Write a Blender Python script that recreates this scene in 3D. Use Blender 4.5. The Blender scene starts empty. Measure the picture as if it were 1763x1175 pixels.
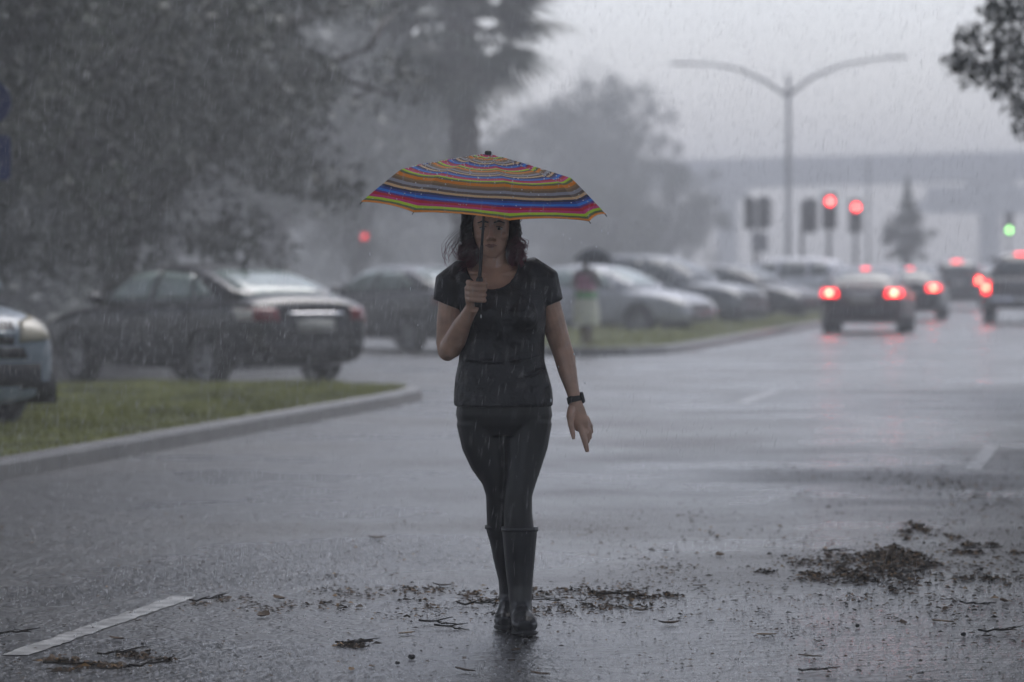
import bpy, bmesh, math, random
import numpy as np
from mathutils import Vector, Matrix
from mathutils.bvhtree import BVHTree

random.seed(7)
rng = np.random.default_rng(11)
R = math.radians
S = bpy.context.scene
COL = S.collection

# ------------------------------------------------------------------ camera
FPX = 6611.0            # focal length in photo pixels (135 mm on a 36 mm sensor)
HOR, CX, HC = 460.0, 881.5, 1.41
cam = bpy.data.cameras.new('camera')
cam.lens = 135.0
cam.sensor_width = 36.0
cam.clip_start = 0.3
cam.clip_end = 3000.0
cam.dof.use_dof = True
cam.dof.focus_distance = 14.75
cam.dof.aperture_fstop = 3.1
cam_o = bpy.data.objects.new('camera', cam)
COL.objects.link(cam_o)
cam_o.location = (0, 0, HC)
cam_o.rotation_euler = (R(90.0) - math.atan((587.5 - HOR) / FPX), 0, 0)
S.camera = cam_o

# ------------------------------------------------------------------ sky, sun, exposure
W = bpy.data.worlds.new('World')
S.world = W
W.use_nodes = True
nt = W.node_tree
bg = nt.nodes['Background']
sky = nt.nodes.new('ShaderNodeTexSky')
sky.sky_type = 'NISHITA'
sky.sun_disc = False
SUN_EL, SUN_AZ = 58.0, 18.0     # azimuth measured from +Y towards +X
sky.sun_elevation = R(SUN_EL)
sky.sun_rotation = R(SUN_AZ)
sky.air_density = 1.0
sky.dust_density = 2.0
sky.ozone_density = 1.0
hs = nt.nodes.new('ShaderNodeHueSaturation')
hs.inputs['Saturation'].default_value = 0.40
nt.links.new(sky.outputs[0], hs.inputs['Color'])
tint = nt.nodes.new('ShaderNodeMixRGB')
tint.blend_type = 'MULTIPLY'
tint.inputs[0].default_value = 1.0
tint.inputs[2].default_value = (0.96, 0.97, 1.05, 1)
nt.links.new(hs.outputs[0], tint.inputs[1])
nt.links.new(tint.outputs[0], bg.inputs[0])
bg.inputs[1].default_value = 0.07

sun = bpy.data.lights.new('sun', 'SUN')
sun.energy = 0.6
sun.angle = R(40)
sun.color = (1.0, 0.98, 0.95)
sun_o = bpy.data.objects.new('sun', sun)
COL.objects.link(sun_o)
sun_dir = Vector((math.sin(R(SUN_AZ)) * math.cos(R(SUN_EL)), math.cos(R(SUN_AZ)) * math.cos(R(SUN_EL)), math.sin(R(SUN_EL))))
sun_o.rotation_euler = sun_dir.to_track_quat('Z', 'Y').to_euler()
sun_o.location = (0, 0, 60)

S.view_settings.view_transform = 'Standard'
S.view_settings.look = 'None'
S.view_settings.exposure = 1.56
S.view_settings.gamma = 1.0
S.render.engine = 'CYCLES'
S.cycles.use_denoising = True
S.cycles.use_adaptive_sampling = True
S.cycles.adaptive_threshold = 0.025
S.cycles.max_bounces = 3
S.cycles.diffuse_bounces = 2
S.cycles.glossy_bounces = 3
S.cycles.transmission_bounces = 3
S.cycles.volume_bounces = 0
S.cycles.transparent_max_bounces = 6
S.cycles.caustics_reflective = False
S.cycles.caustics_refractive = False
S.cycles.sample_clamp_indirect = 1.2

HAZE_DENSITY = 0.0035


def at(px, py, d):
    return Vector(((px - CX) * d / FPX, d, HC + (HOR - py) * d / FPX))


def gnd(px, py, z=0.0):
    d = FPX * (HC - z) / (py - HOR)
    return Vector(((px - CX) * d / FPX, d, z))


# ------------------------------------------------------------------ materials
def srgb(*c):
    return tuple(((v / 255) / 12.92 if v / 255 <= 0.04045 else ((v / 255 + 0.055) / 1.055) ** 2.4) for v in c)


def mat(name, col, rough=0.6, metal=0.0, spec=0.5, noise=None, bump=None, emit=None, coat=0.0, trans=0.0, sheen=0.0):
    """noise=(scale, amount) modulates colour, bump=(scale, strength, distance)."""
    m = bpy.data.materials.new(name)
    m.use_nodes = True
    n = m.node_tree
    p = n.nodes['Principled BSDF']
    p.inputs['Base Color'].default_value = (*col, 1)
    p.inputs['Roughness'].default_value = rough
    p.inputs['Metallic'].default_value = metal
    p.inputs['Specular IOR Level'].default_value = spec
    p.inputs['Coat Weight'].default_value = coat
    p.inputs['Coat Roughness'].default_value = 0.06
    p.inputs['Sheen Weight'].default_value = sheen
    if noise or bump:
        tc = n.nodes.new('ShaderNodeTexCoord')
    if noise:
        t = n.nodes.new('ShaderNodeTexNoise')
        t.inputs['Scale'].default_value = noise[0]
        t.inputs['Detail'].default_value = 5
        n.links.new(tc.outputs['Object'], t.inputs['Vector'])
        r = n.nodes.new('ShaderNodeValToRGB')
        a = noise[1]
        r.color_ramp.elements[0].position = 0.3
        r.color_ramp.elements[1].position = 0.7
        r.color_ramp.elements[0].color = (*[max(0, c * (1 - a)) for c in col], 1)
        r.color_ramp.elements[1].color = (*[min(1, c * (1 + a)) for c in col], 1)
        n.links.new(t.outputs['Fac'], r.inputs[0])
        n.links.new(r.outputs[0], p.inputs['Base Color'])
    if bump:
        t2 = n.nodes.new('ShaderNodeTexNoise')
        t2.inputs['Scale'].default_value = bump[0]
        t2.inputs['Detail'].default_value = 4
        n.links.new(tc.outputs['Object'], t2.inputs['Vector'])
        b = n.nodes.new('ShaderNodeBump')
        b.inputs['Strength'].default_value = bump[1]
        b.inputs['Distance'].default_value = bump[2]
        n.links.new(t2.outputs['Fac'], b.inputs['Height'])
        n.links.new(b.outputs[0], p.inputs['Normal'])
    if emit:
        p.inputs['Emission Color'].default_value = (*emit[0], 1)
        p.inputs['Emission Strength'].default_value = emit[1]
    if trans:
        p.inputs['Transmission Weight'].default_value = trans
    return m


def nodes(m):
    return m.node_tree, m.node_tree.nodes, m.node_tree.links, m.node_tree.nodes['Principled BSDF']


M = {}


def wet_road():
    m = mat('wet_asphalt', (0.04, 0.041, 0.044), 0.16)
    t, N, L, p = nodes(m)
    tc = N.new('ShaderNodeTexCoord')
    # pooled water against wetted stone
    big = N.new('ShaderNodeTexNoise'); big.inputs['Scale'].default_value = 0.45; big.inputs['Detail'].default_value = 6
    L.new(tc.outputs['Object'], big.inputs['Vector'])
    rr = N.new('ShaderNodeMapRange')
    rr.inputs['From Min'].default_value = 0.35; rr.inputs['From Max'].default_value = 0.65
    rr.inputs['To Min'].default_value = 0.20; rr.inputs['To Max'].default_value = 0.46
    L.new(big.outputs['Fac'], rr.inputs['Value'])
    # a deeper, smoother film of water lies along the near lane
    pt = N.new('ShaderNodeVectorMath'); pt.operation = 'DISTANCE'; pt.inputs[1].default_value = (.8, 11.5, 0)
    L.new(tc.outputs['Object'], pt.inputs[0])
    pr = N.new('ShaderNodeMapRange'); pr.inputs['From Min'].default_value = 3.0; pr.inputs['From Max'].default_value = 8.5
    pr.inputs['To Min'].default_value = .65; pr.inputs['To Max'].default_value = 1.0
    L.new(pt.outputs['Value'], pr.inputs['Value'])
    rm_ = N.new('ShaderNodeMath'); rm_.operation = 'MULTIPLY'
    L.new(rr.outputs[0], rm_.inputs[0]); L.new(pr.outputs[0], rm_.inputs[1])
    L.new(rm_.outputs[0], p.inputs['Roughness'])
    # rain rings
    v = N.new('ShaderNodeTexVoronoi'); v.inputs['Scale'].default_value = 11.0
    L.new(tc.outputs['Object'], v.inputs['Vector'])
    w = N.new('ShaderNodeMath'); w.operation = 'MULTIPLY'; w.inputs[1].default_value = 26.0
    L.new(v.outputs['Distance'], w.inputs[0])
    s = N.new('ShaderNodeMath'); s.operation = 'SINE'
    L.new(w.outputs[0], s.inputs[0])
    n1 = N.new('ShaderNodeTexNoise'); n1.inputs['Scale'].default_value = 22.0; n1.inputs['Detail'].default_value = 6
    L.new(tc.outputs['Object'], n1.inputs['Vector'])
    n2 = N.new('ShaderNodeTexNoise'); n2.inputs['Scale'].default_value = 5.0; n2.inputs['Detail'].default_value = 4
    L.new(tc.outputs['Object'], n2.inputs['Vector'])
    a = N.new('ShaderNodeMath'); a.operation = 'MULTIPLY_ADD'; a.inputs[1].default_value = 0.06
    L.new(s.outputs[0], a.inputs[0]); L.new(n1.outputs['Fac'], a.inputs[2])
    a2 = N.new('ShaderNodeMath'); a2.operation = 'MULTIPLY_ADD'; a2.inputs[1].default_value = 1.6
    L.new(n2.outputs['Fac'], a2.inputs[0]); L.new(a.outputs[0], a2.inputs[2])
    b = N.new('ShaderNodeBump'); b.inputs['Strength'].default_value = 0.7; b.inputs['Distance'].default_value = 0.022
    L.new(a2.outputs[0], b.inputs['Height'])
    L.new(b.outputs[0], p.inputs['Normal'])
    p.inputs['IOR'].default_value = 1.4
    # stone speckle
    n3 = N.new('ShaderNodeTexNoise'); n3.inputs['Scale'].default_value = 60.0; n3.inputs['Detail'].default_value = 3
    L.new(tc.outputs['Object'], n3.inputs['Vector'])
    r = N.new('ShaderNodeValToRGB')
    r.color_ramp.elements[0].position = 0.35; r.color_ramp.elements[0].color = (0.026, 0.027, 0.03, 1)
    r.color_ramp.elements[1].position = 0.7; r.color_ramp.elements[1].color = (0.06, 0.06, 0.062, 1)
    L.new(n3.outputs['Fac'], r.inputs[0]); L.new(r.outputs[0], p.inputs['Base Color'])
    return m


M['road'] = wet_road()
M['paint_line'] = mat('worn_white_paint', (0.32, 0.32, 0.315), 0.35, noise=(9, 0.8), bump=(60, 0.3, 0.004))
M['ground'] = mat('wet_turf_soil', (0.035, 0.042, 0.02), 0.7, noise=(0.6, 0.4))
M['turf'] = mat('turf_soil', (0.09, 0.10, 0.035), 0.75, noise=(1.3, 0.35), bump=(40, 0.5, 0.02))
M['blade'] = mat('grass_blade', (0.29, 0.30, 0.085), 0.45, noise=(1.2, 0.45))
M['concrete'] = mat('wet_concrete', (0.105, 0.102, 0.098), 0.45, noise=(3.0, 0.4), bump=(50, 0.3, 0.005))
M['bark'] = mat('bark', (0.055, 0.045, 0.038), 0.7, noise=(6, 0.4), bump=(18, 0.8, 0.03))
M['palm_bark'] = mat('palm_bark', (0.075, 0.062, 0.054), 0.75, noise=(8, 0.4), bump=(22, 0.9, 0.03))
M['leaf_a'] = mat('oak_leaf', (0.050, 0.062, 0.036), 0.5, noise=(0.9, 0.4))
M['leaf_b'] = mat('oak_leaf_deep', (0.042, 0.054, 0.034), 0.5, noise=(0.9, 0.4))
M['frond'] = mat('palm_frond', (0.045, 0.058, 0.036), 0.45, noise=(1.5, 0.35))
M['dead_frond'] = mat('dead_palm_frond', (0.085, 0.068, 0.048), 0.7, noise=(1.5, 0.35))
M['steel'] = mat('galvanised_steel', (0.16, 0.165, 0.17), 0.45, metal=0.3, noise=(4, 0.2))
M['dark_steel'] = mat('dark_painted_steel', (0.03, 0.03, 0.034), 0.45, noise=(5, 0.25))
M['black_plastic'] = mat('black_plastic', (0.012, 0.012, 0.013), 0.45, noise=(8, 0.25))
M['rubber'] = mat('tyre_rubber', (0.014, 0.014, 0.015), 0.6, noise=(12, 0.3), bump=(40, 0.3, 0.004))
M['alloy'] = mat('alloy_rim', (0.22, 0.22, 0.22), 0.35, metal=0.6, noise=(9, 0.15))
M['brightened_glass'] = mat('brightened_wet_glass', (0.26, 0.32, 0.30), 0.12, spec=0.7, noise=(5, 0.25), bump=(30, 0.25, 0.003))  # opaque wet pane; pale colour stands in for light scattered and let through
M['dark_glass'] = mat('dark_wet_glass', (0.05, 0.062, 0.06), 0.12, spec=0.7, noise=(5, 0.3), bump=(30, 0.25, 0.003))
M['red_lens'] = mat('red_lens', (0.16, 0.008, 0.012), 0.12, noise=(14, 0.25))
M['clear_lens'] = mat('clear_lens', (0.62, 0.6, 0.55), 0.12, noise=(14, 0.15))
M['old_lens'] = mat('yellowed_lens', (0.42, 0.39, 0.30), 0.25, noise=(10, 0.2))
M['plate'] = mat('plate_white', (0.42, 0.42, 0.38), 0.4, noise=(20, 0.2))
M['chrome'] = mat('chrome', (0.6, 0.6, 0.62), 0.15, metal=1.0, noise=(9, 0.1))
M['stop_red'] = mat('lit_brake_lamp', (0.4, 0.01, 0.01), 0.3, noise=(10, 0.1), emit=((1.0, 0.05, 0.03), 30.0))
M['signal_red'] = mat('lit_red_signal', (0.4, 0.01, 0.01), 0.3, noise=(10, 0.1), emit=((1.0, 0.012, 0.018), 5.0))
M['signal_green'] = mat('lit_green_signal', (0.05, 0.4, 0.1), 0.3, noise=(10, 0.1), emit=((0.35, 1.0, 0.25), 4.0))
M['signal_dim'] = mat('dim_red_signal', (0.3, 0.01, 0.01), 0.3, noise=(10, 0.1), emit=((1.0, 0.04, 0.05), .7))
M['lit_lens'] = mat('lit_red_lens', (0.3, 0.01, 0.01), 0.3, noise=(10, 0.1), emit=((1.0, 0.012, 0.016), 2.6))
M['signal_core'] = mat('hot_signal_core', (0.4, 0.01, 0.01), 0.3, noise=(10, 0.1), emit=((1.0, 0.06, 0.05), 40.0))
M['lens_off'] = mat('unlit_lens', (0.03, 0.02, 0.02), 0.3, noise=(10, 0.1))
M['sign_blue'] = mat('sign_blue', (0.008, 0.028, 0.16), 0.35, noise=(5, 0.15))
M['sign_back'] = mat('sign_aluminium', (0.2, 0.2, 0.21), 0.4, metal=0.4, noise=(6, 0.2))
M['bridge'] = mat('bridge_concrete', (0.30, 0.30, 0.31), 0.7, noise=(0.4, 0.25))


def paint(name, c, rough=0.28):
    return mat(name, c, rough, spec=0.4, coat=0.25, noise=(3, 0.12), bump=(90, 0.15, 0.002))


M['black_paint'] = paint('black_car_paint', (0.009, 0.009, 0.011))
M['charcoal_paint'] = paint('charcoal_car_paint', (0.035, 0.037, 0.042))
M['silver_paint'] = paint('silver_car_paint', (0.34, 0.35, 0.37))
M['grey_paint'] = paint('grey_car_paint', (0.15, 0.16, 0.175))
M['white_paint'] = paint('white_car_paint', (0.6, 0.6, 0.62))
M['blue_paint'] = paint('pale_blue_car_paint', (0.23, 0.285, 0.335))
M['maroon_paint'] = paint('maroon_car_paint', (0.06, 0.03, 0.033))
M['bronze_paint'] = paint('bronze_car_paint', (0.09, 0.083, 0.08))


# ------------------------------------------------------------------ mesh helpers
class MB:
    def __init__(self):
        self.v, self.f = [], []

    def add(self, vs, fs):
        o = len(self.v)
        self.v += [tuple(x) for x in vs]
        self.f += [tuple(i + o for i in q) for q in fs]
        return self

    def box(self, c, s, rot=None):
        c = Vector(c)
        vs = []
        for k in range(8):
            p = Vector(((k & 1) - .5, ((k >> 1) & 1) - .5, ((k >> 2) & 1) - .5))
            p = Vector((p.x * s[0], p.y * s[1], p.z * s[2]))
            if rot is not None:
                p = rot @ p
            vs.append(c + p)
        return self.add(vs, [(0, 2, 3, 1), (4, 5, 7, 6), (0, 1, 5, 4), (2, 6, 7, 3), (0, 4, 6, 2), (1, 3, 7, 5)])

    def tube(self, pts, rad, seg=12, side=None, cap=True):
        """pts list of 3D points, rad list of r or (ra, rb): ra along `side`."""
        pts = [Vector(p) for p in pts]
        n = len(pts)
        vs, fs = [], []
        prev = Vector(side) if side is not None else None
        for i, p in enumerate(pts):
            t = (pts[min(i + 1, n - 1)] - pts[max(i - 1, 0)])
            t = t.normalized() if t.length > 1e-9 else Vector((0, 0, 1))
            if prev is None:
                prev = Vector((1, 0, 0)) if abs(t.x) < .9 else Vector((0, 1, 0))
            a = (prev - t * prev.dot(t))
            if a.length < 1e-5:
                a = t.orthogonal()
            a.normalize()
            b = t.cross(a)
            prev = a
            r = rad[i] if isinstance(rad, (list, tuple)) else rad
            ra, rb = r if isinstance(r, (list, tuple)) else (r, r)
            for k in range(seg):
                an = 2 * math.pi * k / seg
                vs.append(p + a * (math.cos(an) * ra) + b * (math.sin(an) * rb))
        for i in range(n - 1):
            for k in range(seg):
                k2 = (k + 1) % seg
                fs.append((i * seg + k, i * seg + k2, (i + 1) * seg + k2, (i + 1) * seg + k))
        if cap:
            fs.append(tuple(range(seg - 1, -1, -1)))
            fs.append(tuple((n - 1) * seg + k for k in range(seg)))
        return self.add(vs, fs)

    def loft(self, secs, seg=32, ex=2.3):
        """secs: (z, cx, cy, hw, hd) stacked horizontal rings."""
        vs, fs = [], []
        for (z, cx, cy, hw, hd) in secs:
            for k in range(seg):
                an = 2 * math.pi * k / seg
                c, s = math.cos(an), math.sin(an)
                vs.append((cx + hw * math.copysign(abs(c) ** (2 / ex), c), cy + hd * math.copysign(abs(s) ** (2 / ex), s), z))
        n = len(secs)
        for i in range(n - 1):
            for k in range(seg):
                k2 = (k + 1) % seg
                fs.append((i * seg + k, i * seg + k2, (i + 1) * seg + k2, (i + 1) * seg + k))
        fs.append(tuple(range(seg - 1, -1, -1)))
        fs.append(tuple((n - 1) * seg + k for k in range(seg)))
        return self.add(vs, fs)

    def ball(self, c, r, rot=None, u=14, w=10):
        c = Vector(c)
        if not isinstance(r, (list, tuple)):
            r = (r, r, r)
        vs, fs = [], []

        def P(x, y, z):
            p = Vector((x * r[0], y * r[1], z * r[2]))
            if rot is not None:
                p = rot @ p
            return c + p
        vs.append(P(0, 0, -1))
        for i in range(1, w):
            ph = -math.pi / 2 + math.pi * i / w
            for k in range(u):
                an = 2 * math.pi * k / u
                vs.append(P(math.cos(an) * math.cos(ph), math.sin(an) * math.cos(ph), math.sin(ph)))
        vs.append(P(0, 0, 1))
        for k in range(u):
            fs.append((0, 1 + (k + 1) % u, 1 + k))
        for i in range(w - 2):
            for k in range(u):
                a, b = 1 + i * u + k, 1 + i * u + (k + 1) % u
                fs.append((a, b, b + u, a + u))
        l = len(vs) - 1
        for k in range(u):
            fs.append((l, l - u + k, l - u + (k + 1) % u))
        return self.add(vs, fs)

    def lathe(self, prof, seg=24, axis='Z', c=(0, 0, 0)):
        vs, fs = [], []
        c = Vector(c)
        for (r, h) in prof:
            for k in range(seg):
                an = 2 * math.pi * k / seg
                x, y = r * math.cos(an), r * math.sin(an)
                p = (x, y, h) if axis == 'Z' else ((x, h, y) if axis == 'Y' else (h, x, y))
                vs.append(c + Vector(p))
        n = len(prof)
        for i in range(n - 1):
            for k in range(seg):
                k2 = (k + 1) % seg
                fs.append((i * seg + k, i * seg + k2, (i + 1) * seg + k2, (i + 1) * seg + k))
        return self.add(vs, fs)

    def prism(self, poly, z0, z1):
        n = len(poly)
        vs = [(x, y, z0) for x, y in poly] + [(x, y, z1) for x, y in poly]
        fs = [tuple(range(n - 1, -1, -1)), tuple(range(n, 2 * n))]
        fs += [(i, (i + 1) % n, n + (i + 1) % n, n + i) for i in range(n)]
        return self.add(vs, fs)

    def mesh(self, name, m=None, smooth=False):
        me = bpy.data.meshes.new(name)
        me.from_pydata([tuple(p) for p in self.v], [], self.f)
        if m is not None:
            me.materials.append(m)
        if smooth:
            me.polygons.foreach_set('use_smooth', [True] * len(me.polygons))
        me.update()
        return me

    def build(self, name, m, parent=None, smooth=False, fix=True):
        me = self.mesh(name, m, smooth)
        if fix:
            fixn(me)
        return link(name, me, parent)


def fixn(me):
    bm = bmesh.new(); bm.from_mesh(me)
    bmesh.ops.recalc_face_normals(bm, faces=bm.faces)
    bm.to_mesh(me); bm.free()


def link(name, me, parent=None):
    o = bpy.data.objects.new(name, me)
    COL.objects.link(o)
    if parent is not None:
        o.parent = parent
    return o


def npmesh(name, v, f, m, smooth=False):
    """fast mesh from numpy: v (n,3), f (k, 3 or 4)"""
    me = bpy.data.meshes.new(name)
    n, k, c = len(v), len(f), f.shape[1]
    me.vertices.add(n); me.vertices.foreach_set('co', v.astype(np.float32).ravel())
    me.loops.add(k * c); me.loops.foreach_set('vertex_index', f.astype(np.int32).ravel())
    me.polygons.add(k)
    me.polygons.foreach_set('loop_start', np.arange(0, k * c, c, dtype=np.int32))
    if smooth:
        me.polygons.foreach_set('use_smooth', np.ones(k, dtype=bool))
    me.materials.append(m)
    me.update(calc_edges=True)
    return me


def tag(o, label=None, cat=None, group=None, kind=None):
    if label: o['label'] = label
    if cat: o['category'] = cat
    if group: o['group'] = group
    if kind: o['kind'] = kind
    return o


def empty(name, loc=(0, 0, 0), rz=0.0):
    o = bpy.data.objects.new(name, None)
    o.empty_display_size = 0.2
    COL.objects.link(o)
    o.location = loc
    o.rotation_euler = (0, 0, rz)
    return o


def evaluated(me, mods):
    """apply a list of (type, {props}) modifiers to a mesh and return the result"""
    o = bpy.data.objects.new('work', me)
    COL.objects.link(o)
    for typ, props in mods:
        md = o.modifiers.new(typ, typ)
        for k, val in props.items():
            setattr(md, k, val)
    dg = bpy.context.evaluated_depsgraph_get()
    res = bpy.data.meshes.new_from_object(o.evaluated_get(dg), depsgraph=dg)
    bpy.data.objects.remove(o)
    return res


def remesh(mb, voxel, it=4, m=None, smooth_fac=0.5):
    me = mb.mesh('work')
    fixn(me)
    r = evaluated(me, [('REMESH', dict(mode='VOXEL', voxel_size=voxel, use_smooth_shade=True)),
                       ('SMOOTH', dict(factor=smooth_fac, iterations=it))])
    r.materials.clear()
    if m is not None:
        r.materials.append(m)
    r.polygons.foreach_set('use_smooth', [True] * len(r.polygons))
    return r


# ------------------------------------------------------------------ the setting: ground, road, markings, medians
SL = 0.163                                     # road direction dx/dy


def curb_x(y):
    return -3.37 + SL * (y - 25.3)


g = MB(); g.add([(-340, -60, -0.004), (340, -60, -0.004), (340, 560, -0.004), (-340, 560, -0.004)], [(0, 1, 2, 3)])
tag(g.build('ground', M['ground']), kind='structure')

ys = [-40 + 10 * i for i in range(36)]
rv, rf = [], []
for i, y in enumerate(ys):
    rv += [(curb_x(y) - 13.5, y, 0), (curb_x(y) + 14.0, y, 0)]
    if i: rf.append((2 * i - 2, 2 * i - 1, 2 * i + 1, 2 * i))
g = MB(); g.add(rv, rf)
road = tag(g.build('road', M['road']), kind='structure')


def stripe(x0, y0, y1, w):
    g = MB()
    n = 40
    vs, fs = [], []
    for i in range(n + 1):
        y = y0 + (y1 - y0) * i / n
        x = x0 + SL * (y - y0)
        a, b = random.uniform(-.008, .008), random.uniform(-.008, .008)
        vs += [(x - w / 2 + a, y, .004), (x + w / 2 + b, y, .004)]
        if i: fs.append((2 * i - 2, 2 * i - 1, 2 * i + 1, 2 * i))
    g.add(vs, fs)
    o = g.build('lane_marking', M['paint_line'], road)
    return o


stripe(-1.80, 13.9, 16.4, 0.105)
stripe(2.36, 39.7, 44.0, 0.11)
stripe(3.19, 26.6, 30.4, 0.12)


def median(path, name_idx, z=0.13):
    """path: closed outline (x, y), counter-clockwise. Concrete kerb around a turf top."""
    n = len(path)
    P = [Vector((x, y)) for x, y in path]

    def inset(d):
        out = []
        for i in range(n):
            a, b, c = P[i - 1], P[i], P[(i + 1) % n]
            e1, e2 = (b - a).normalized(), (c - b).normalized()
            nn = (Vector((-e1.y, e1.x)) + Vector((-e2.y, e2.x)))
            nn.normalize()
            k = max(.5, nn.dot(Vector((-e1.y, e1.x))))
            out.append(b + nn * d / k)
        return out
    rings = [(P, 0.0), (inset(.012), .10), (inset(.035), z), (inset(.15), z + .004), (inset(.155), z - .03)]
    vs, fs = [], []
    for ring, zz in rings:
        vs += [(p.x, p.y, zz) for p in ring]
    for r in range(len(rings) - 1):
        for i in range(n):
            j = (i + 1) % n
            fs.append((r * n + i, r * n + j, (r + 1) * n + j, (r + 1) * n + i))
    g = MB(); g.add(vs, fs)
    kerb = g.build('kerb', M['concrete'])
    tag(kerb, kind='structure')
    ins = inset(.152)
    g = MB(); g.add([(p.x, p.y, z - .02) for p in ins], [tuple(range(n))])
    turf = g.build('median_turf', M['turf'])
    tag(turf, kind='structure')
    return ins


def arc(c, r, a0, a1, n):
    return [(c[0] + r * math.cos(R(a0 + (a1 - a0) * i / n)), c[1] + r * math.sin(R(a0 + (a1 - a0) * i / n))) for i in range(n + 1)]


# near median, ends in a rounded nose at about 43 m
m1 = [(curb_x(y), y) for y in (-20, 0, 10, 16, 20, 24, 27, 30, 33, 36, 38.5)]
nx = curb_x(40.0)
m1 += [(nx - .05, 40.0), (nx + .02, 40.8), (nx - .12, 41.6), (nx - .5, 42.4), (nx - 1.1, 42.9), (nx - 2.2, 43.2), (-6, 43.3), (-9.5, 43.3)]
m1 += [(curb_x(30) - 7.4, 30), (curb_x(10) - 7.4, 10), (curb_x(-20) - 7.4, -20)]
ins1 = median(m1, 1)
# far median with the walker
m2 = []
m2 += [(curb_x(y), y) for y in (64, 68, 74, 82, 92, 104, 118, 135, 155, 180, 210)]
m2 += [(curb_x(y) - 4.6, y) for y in (210, 180, 155, 135, 118, 104, 92, 82, 74)]
m2 += [(curb_x(66) - 4.5, 66), (curb_x(63) - 4.0, 62.6), (curb_x(61.6) - 3.0, 61.4), (curb_x(60.8) - 1.6, 60.8), (curb_x(61) - .6, 61.1), (curb_x(62) - .12, 62.2)]
ins2 = median(m2, 2)


def inside(poly, x, y):
    px = np.array([p.x for p in poly]); py = np.array([p.y for p in poly])
    c = np.zeros(len(x), bool)
    j = len(poly) - 1
    for i in range(len(poly)):
        cond = ((py[i] > y) != (py[j] > y)) & (x < (px[j] - px[i]) * (y - py[i]) / (py[j] - py[i] + 1e-12) + px[i])
        c ^= cond
        j = i
    return c


def blades(name, poly, x0, x1, y0, y1, n, h, w, label):
    x = rng.uniform(x0, x1, n); y = rng.uniform(y0, y1, n)
    k = inside(poly, x, y)
    x, y = x[k], y[k]
    n = len(x)
    patch = 0.65 + 0.5 * np.sin(x * 2.3 + np.sin(y * 1.1) * 2) * np.sin(y * 1.7 + x)
    hh = h * rng.uniform(.5, 1.25, n) * np.clip(patch, .45, 1.3)
    an = rng.uniform(0, 2 * np.pi, n)
    lean = rng.uniform(.1, .7, n) * hh
    la = rng.uniform(0, 2 * np.pi, n)
    dx, dy = np.cos(an) * w, np.sin(an) * w
    z0 = np.full(n, .105)
    v = np.empty((n, 3, 3))
    v[:, 0] = np.stack([x - dx, y - dy, z0], 1)
    v[:, 1] = np.stack([x + dx, y + dy, z0], 1)
    v[:, 2] = np.stack([x + np.cos(la) * lean, y + np.sin(la) * lean, z0 + hh], 1)
    f = np.arange(n * 3).reshape(n, 3)
    o = link(name, npmesh(name, v.reshape(-1, 3), f, M['blade']))
    tag(o, label, 'grass', kind='stuff')


blades('grass', ins1, -6.5, 0, 23, 43.4, 95000, .075, .008, 'short green grass on the near median inside the kerb')
blades('grass', ins2, -4, 9, 60.5, 105, 60000, .085, .014, 'pale green grass on the far median where the walker stands')

# ------------------------------------------------------------------ overpass far behind


def overpass():
    o = empty('overpass', (66, 425, 0))
    o.scale = (1.62, 1.62, 1.62)
    def P(mb, xa, xb, z0a, z0b, za, zb, y0, y1):
        vs = [(xa, y0, z0a), (xb, y0, z0b), (xb, y1, z0b), (xa, y1, z0a), (xa, y0, za), (xb, y0, zb), (xb, y1, zb), (xa, y1, za)]
        mb.add(vs, [(0, 3, 2, 1), (4, 5, 6, 7), (0, 1, 5, 4), (2, 3, 7, 6), (1, 2, 6, 5), (0, 4, 7, 3)])
    mb = MB(); P(mb, -90, 70, 4.6, 8.9, 5.6, 9.7, -4, 6); mb.build('upper_deck', M['bridge'], o)
    mb = MB(); P(mb, -90, 70, 5.601, 9.701, 6.5, 10.6, -4.3, -4.0); mb.build('parapet', M['bridge'], o)
    mb = MB(); P(mb, -14, 70, 4.4, 4.5, 5.3, 5.4, -14, -8); mb.build('lower_deck', M['bridge'], o)
    mb = MB(); P(mb, -14, 70, 5.301, 5.401, 6.1, 6.2, -14.3, -14.0); mb.build('parapet', M['bridge'], o)
    for x in (-60, -42, -26, -8, 10, 28, 46):
        zt = 4.6 + (x + 90) / 160 * 4.3
        mb = MB(); mb.tube([(x, 1, 0), (x, 1, zt - .8)], .75, 12); mb.box((x, 1, zt - .4), (2.4, 8, .8))
        mb.build('pier', M['bridge'], o)
    for x in (-2, 16, 34, 52):
        mb = MB(); mb.tube([(x, -11, 0), (x, -11, 4.0)], .6, 12); mb.box((x, -11, 4.1), (1.8, 5, .6))
        mb.build('pier', M['bridge'], o)
    tag(o, 'long grey concrete overpass faint in the rain behind the traffic lights', 'overpass')


overpass()

# ------------------------------------------------------------------ trees


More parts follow.
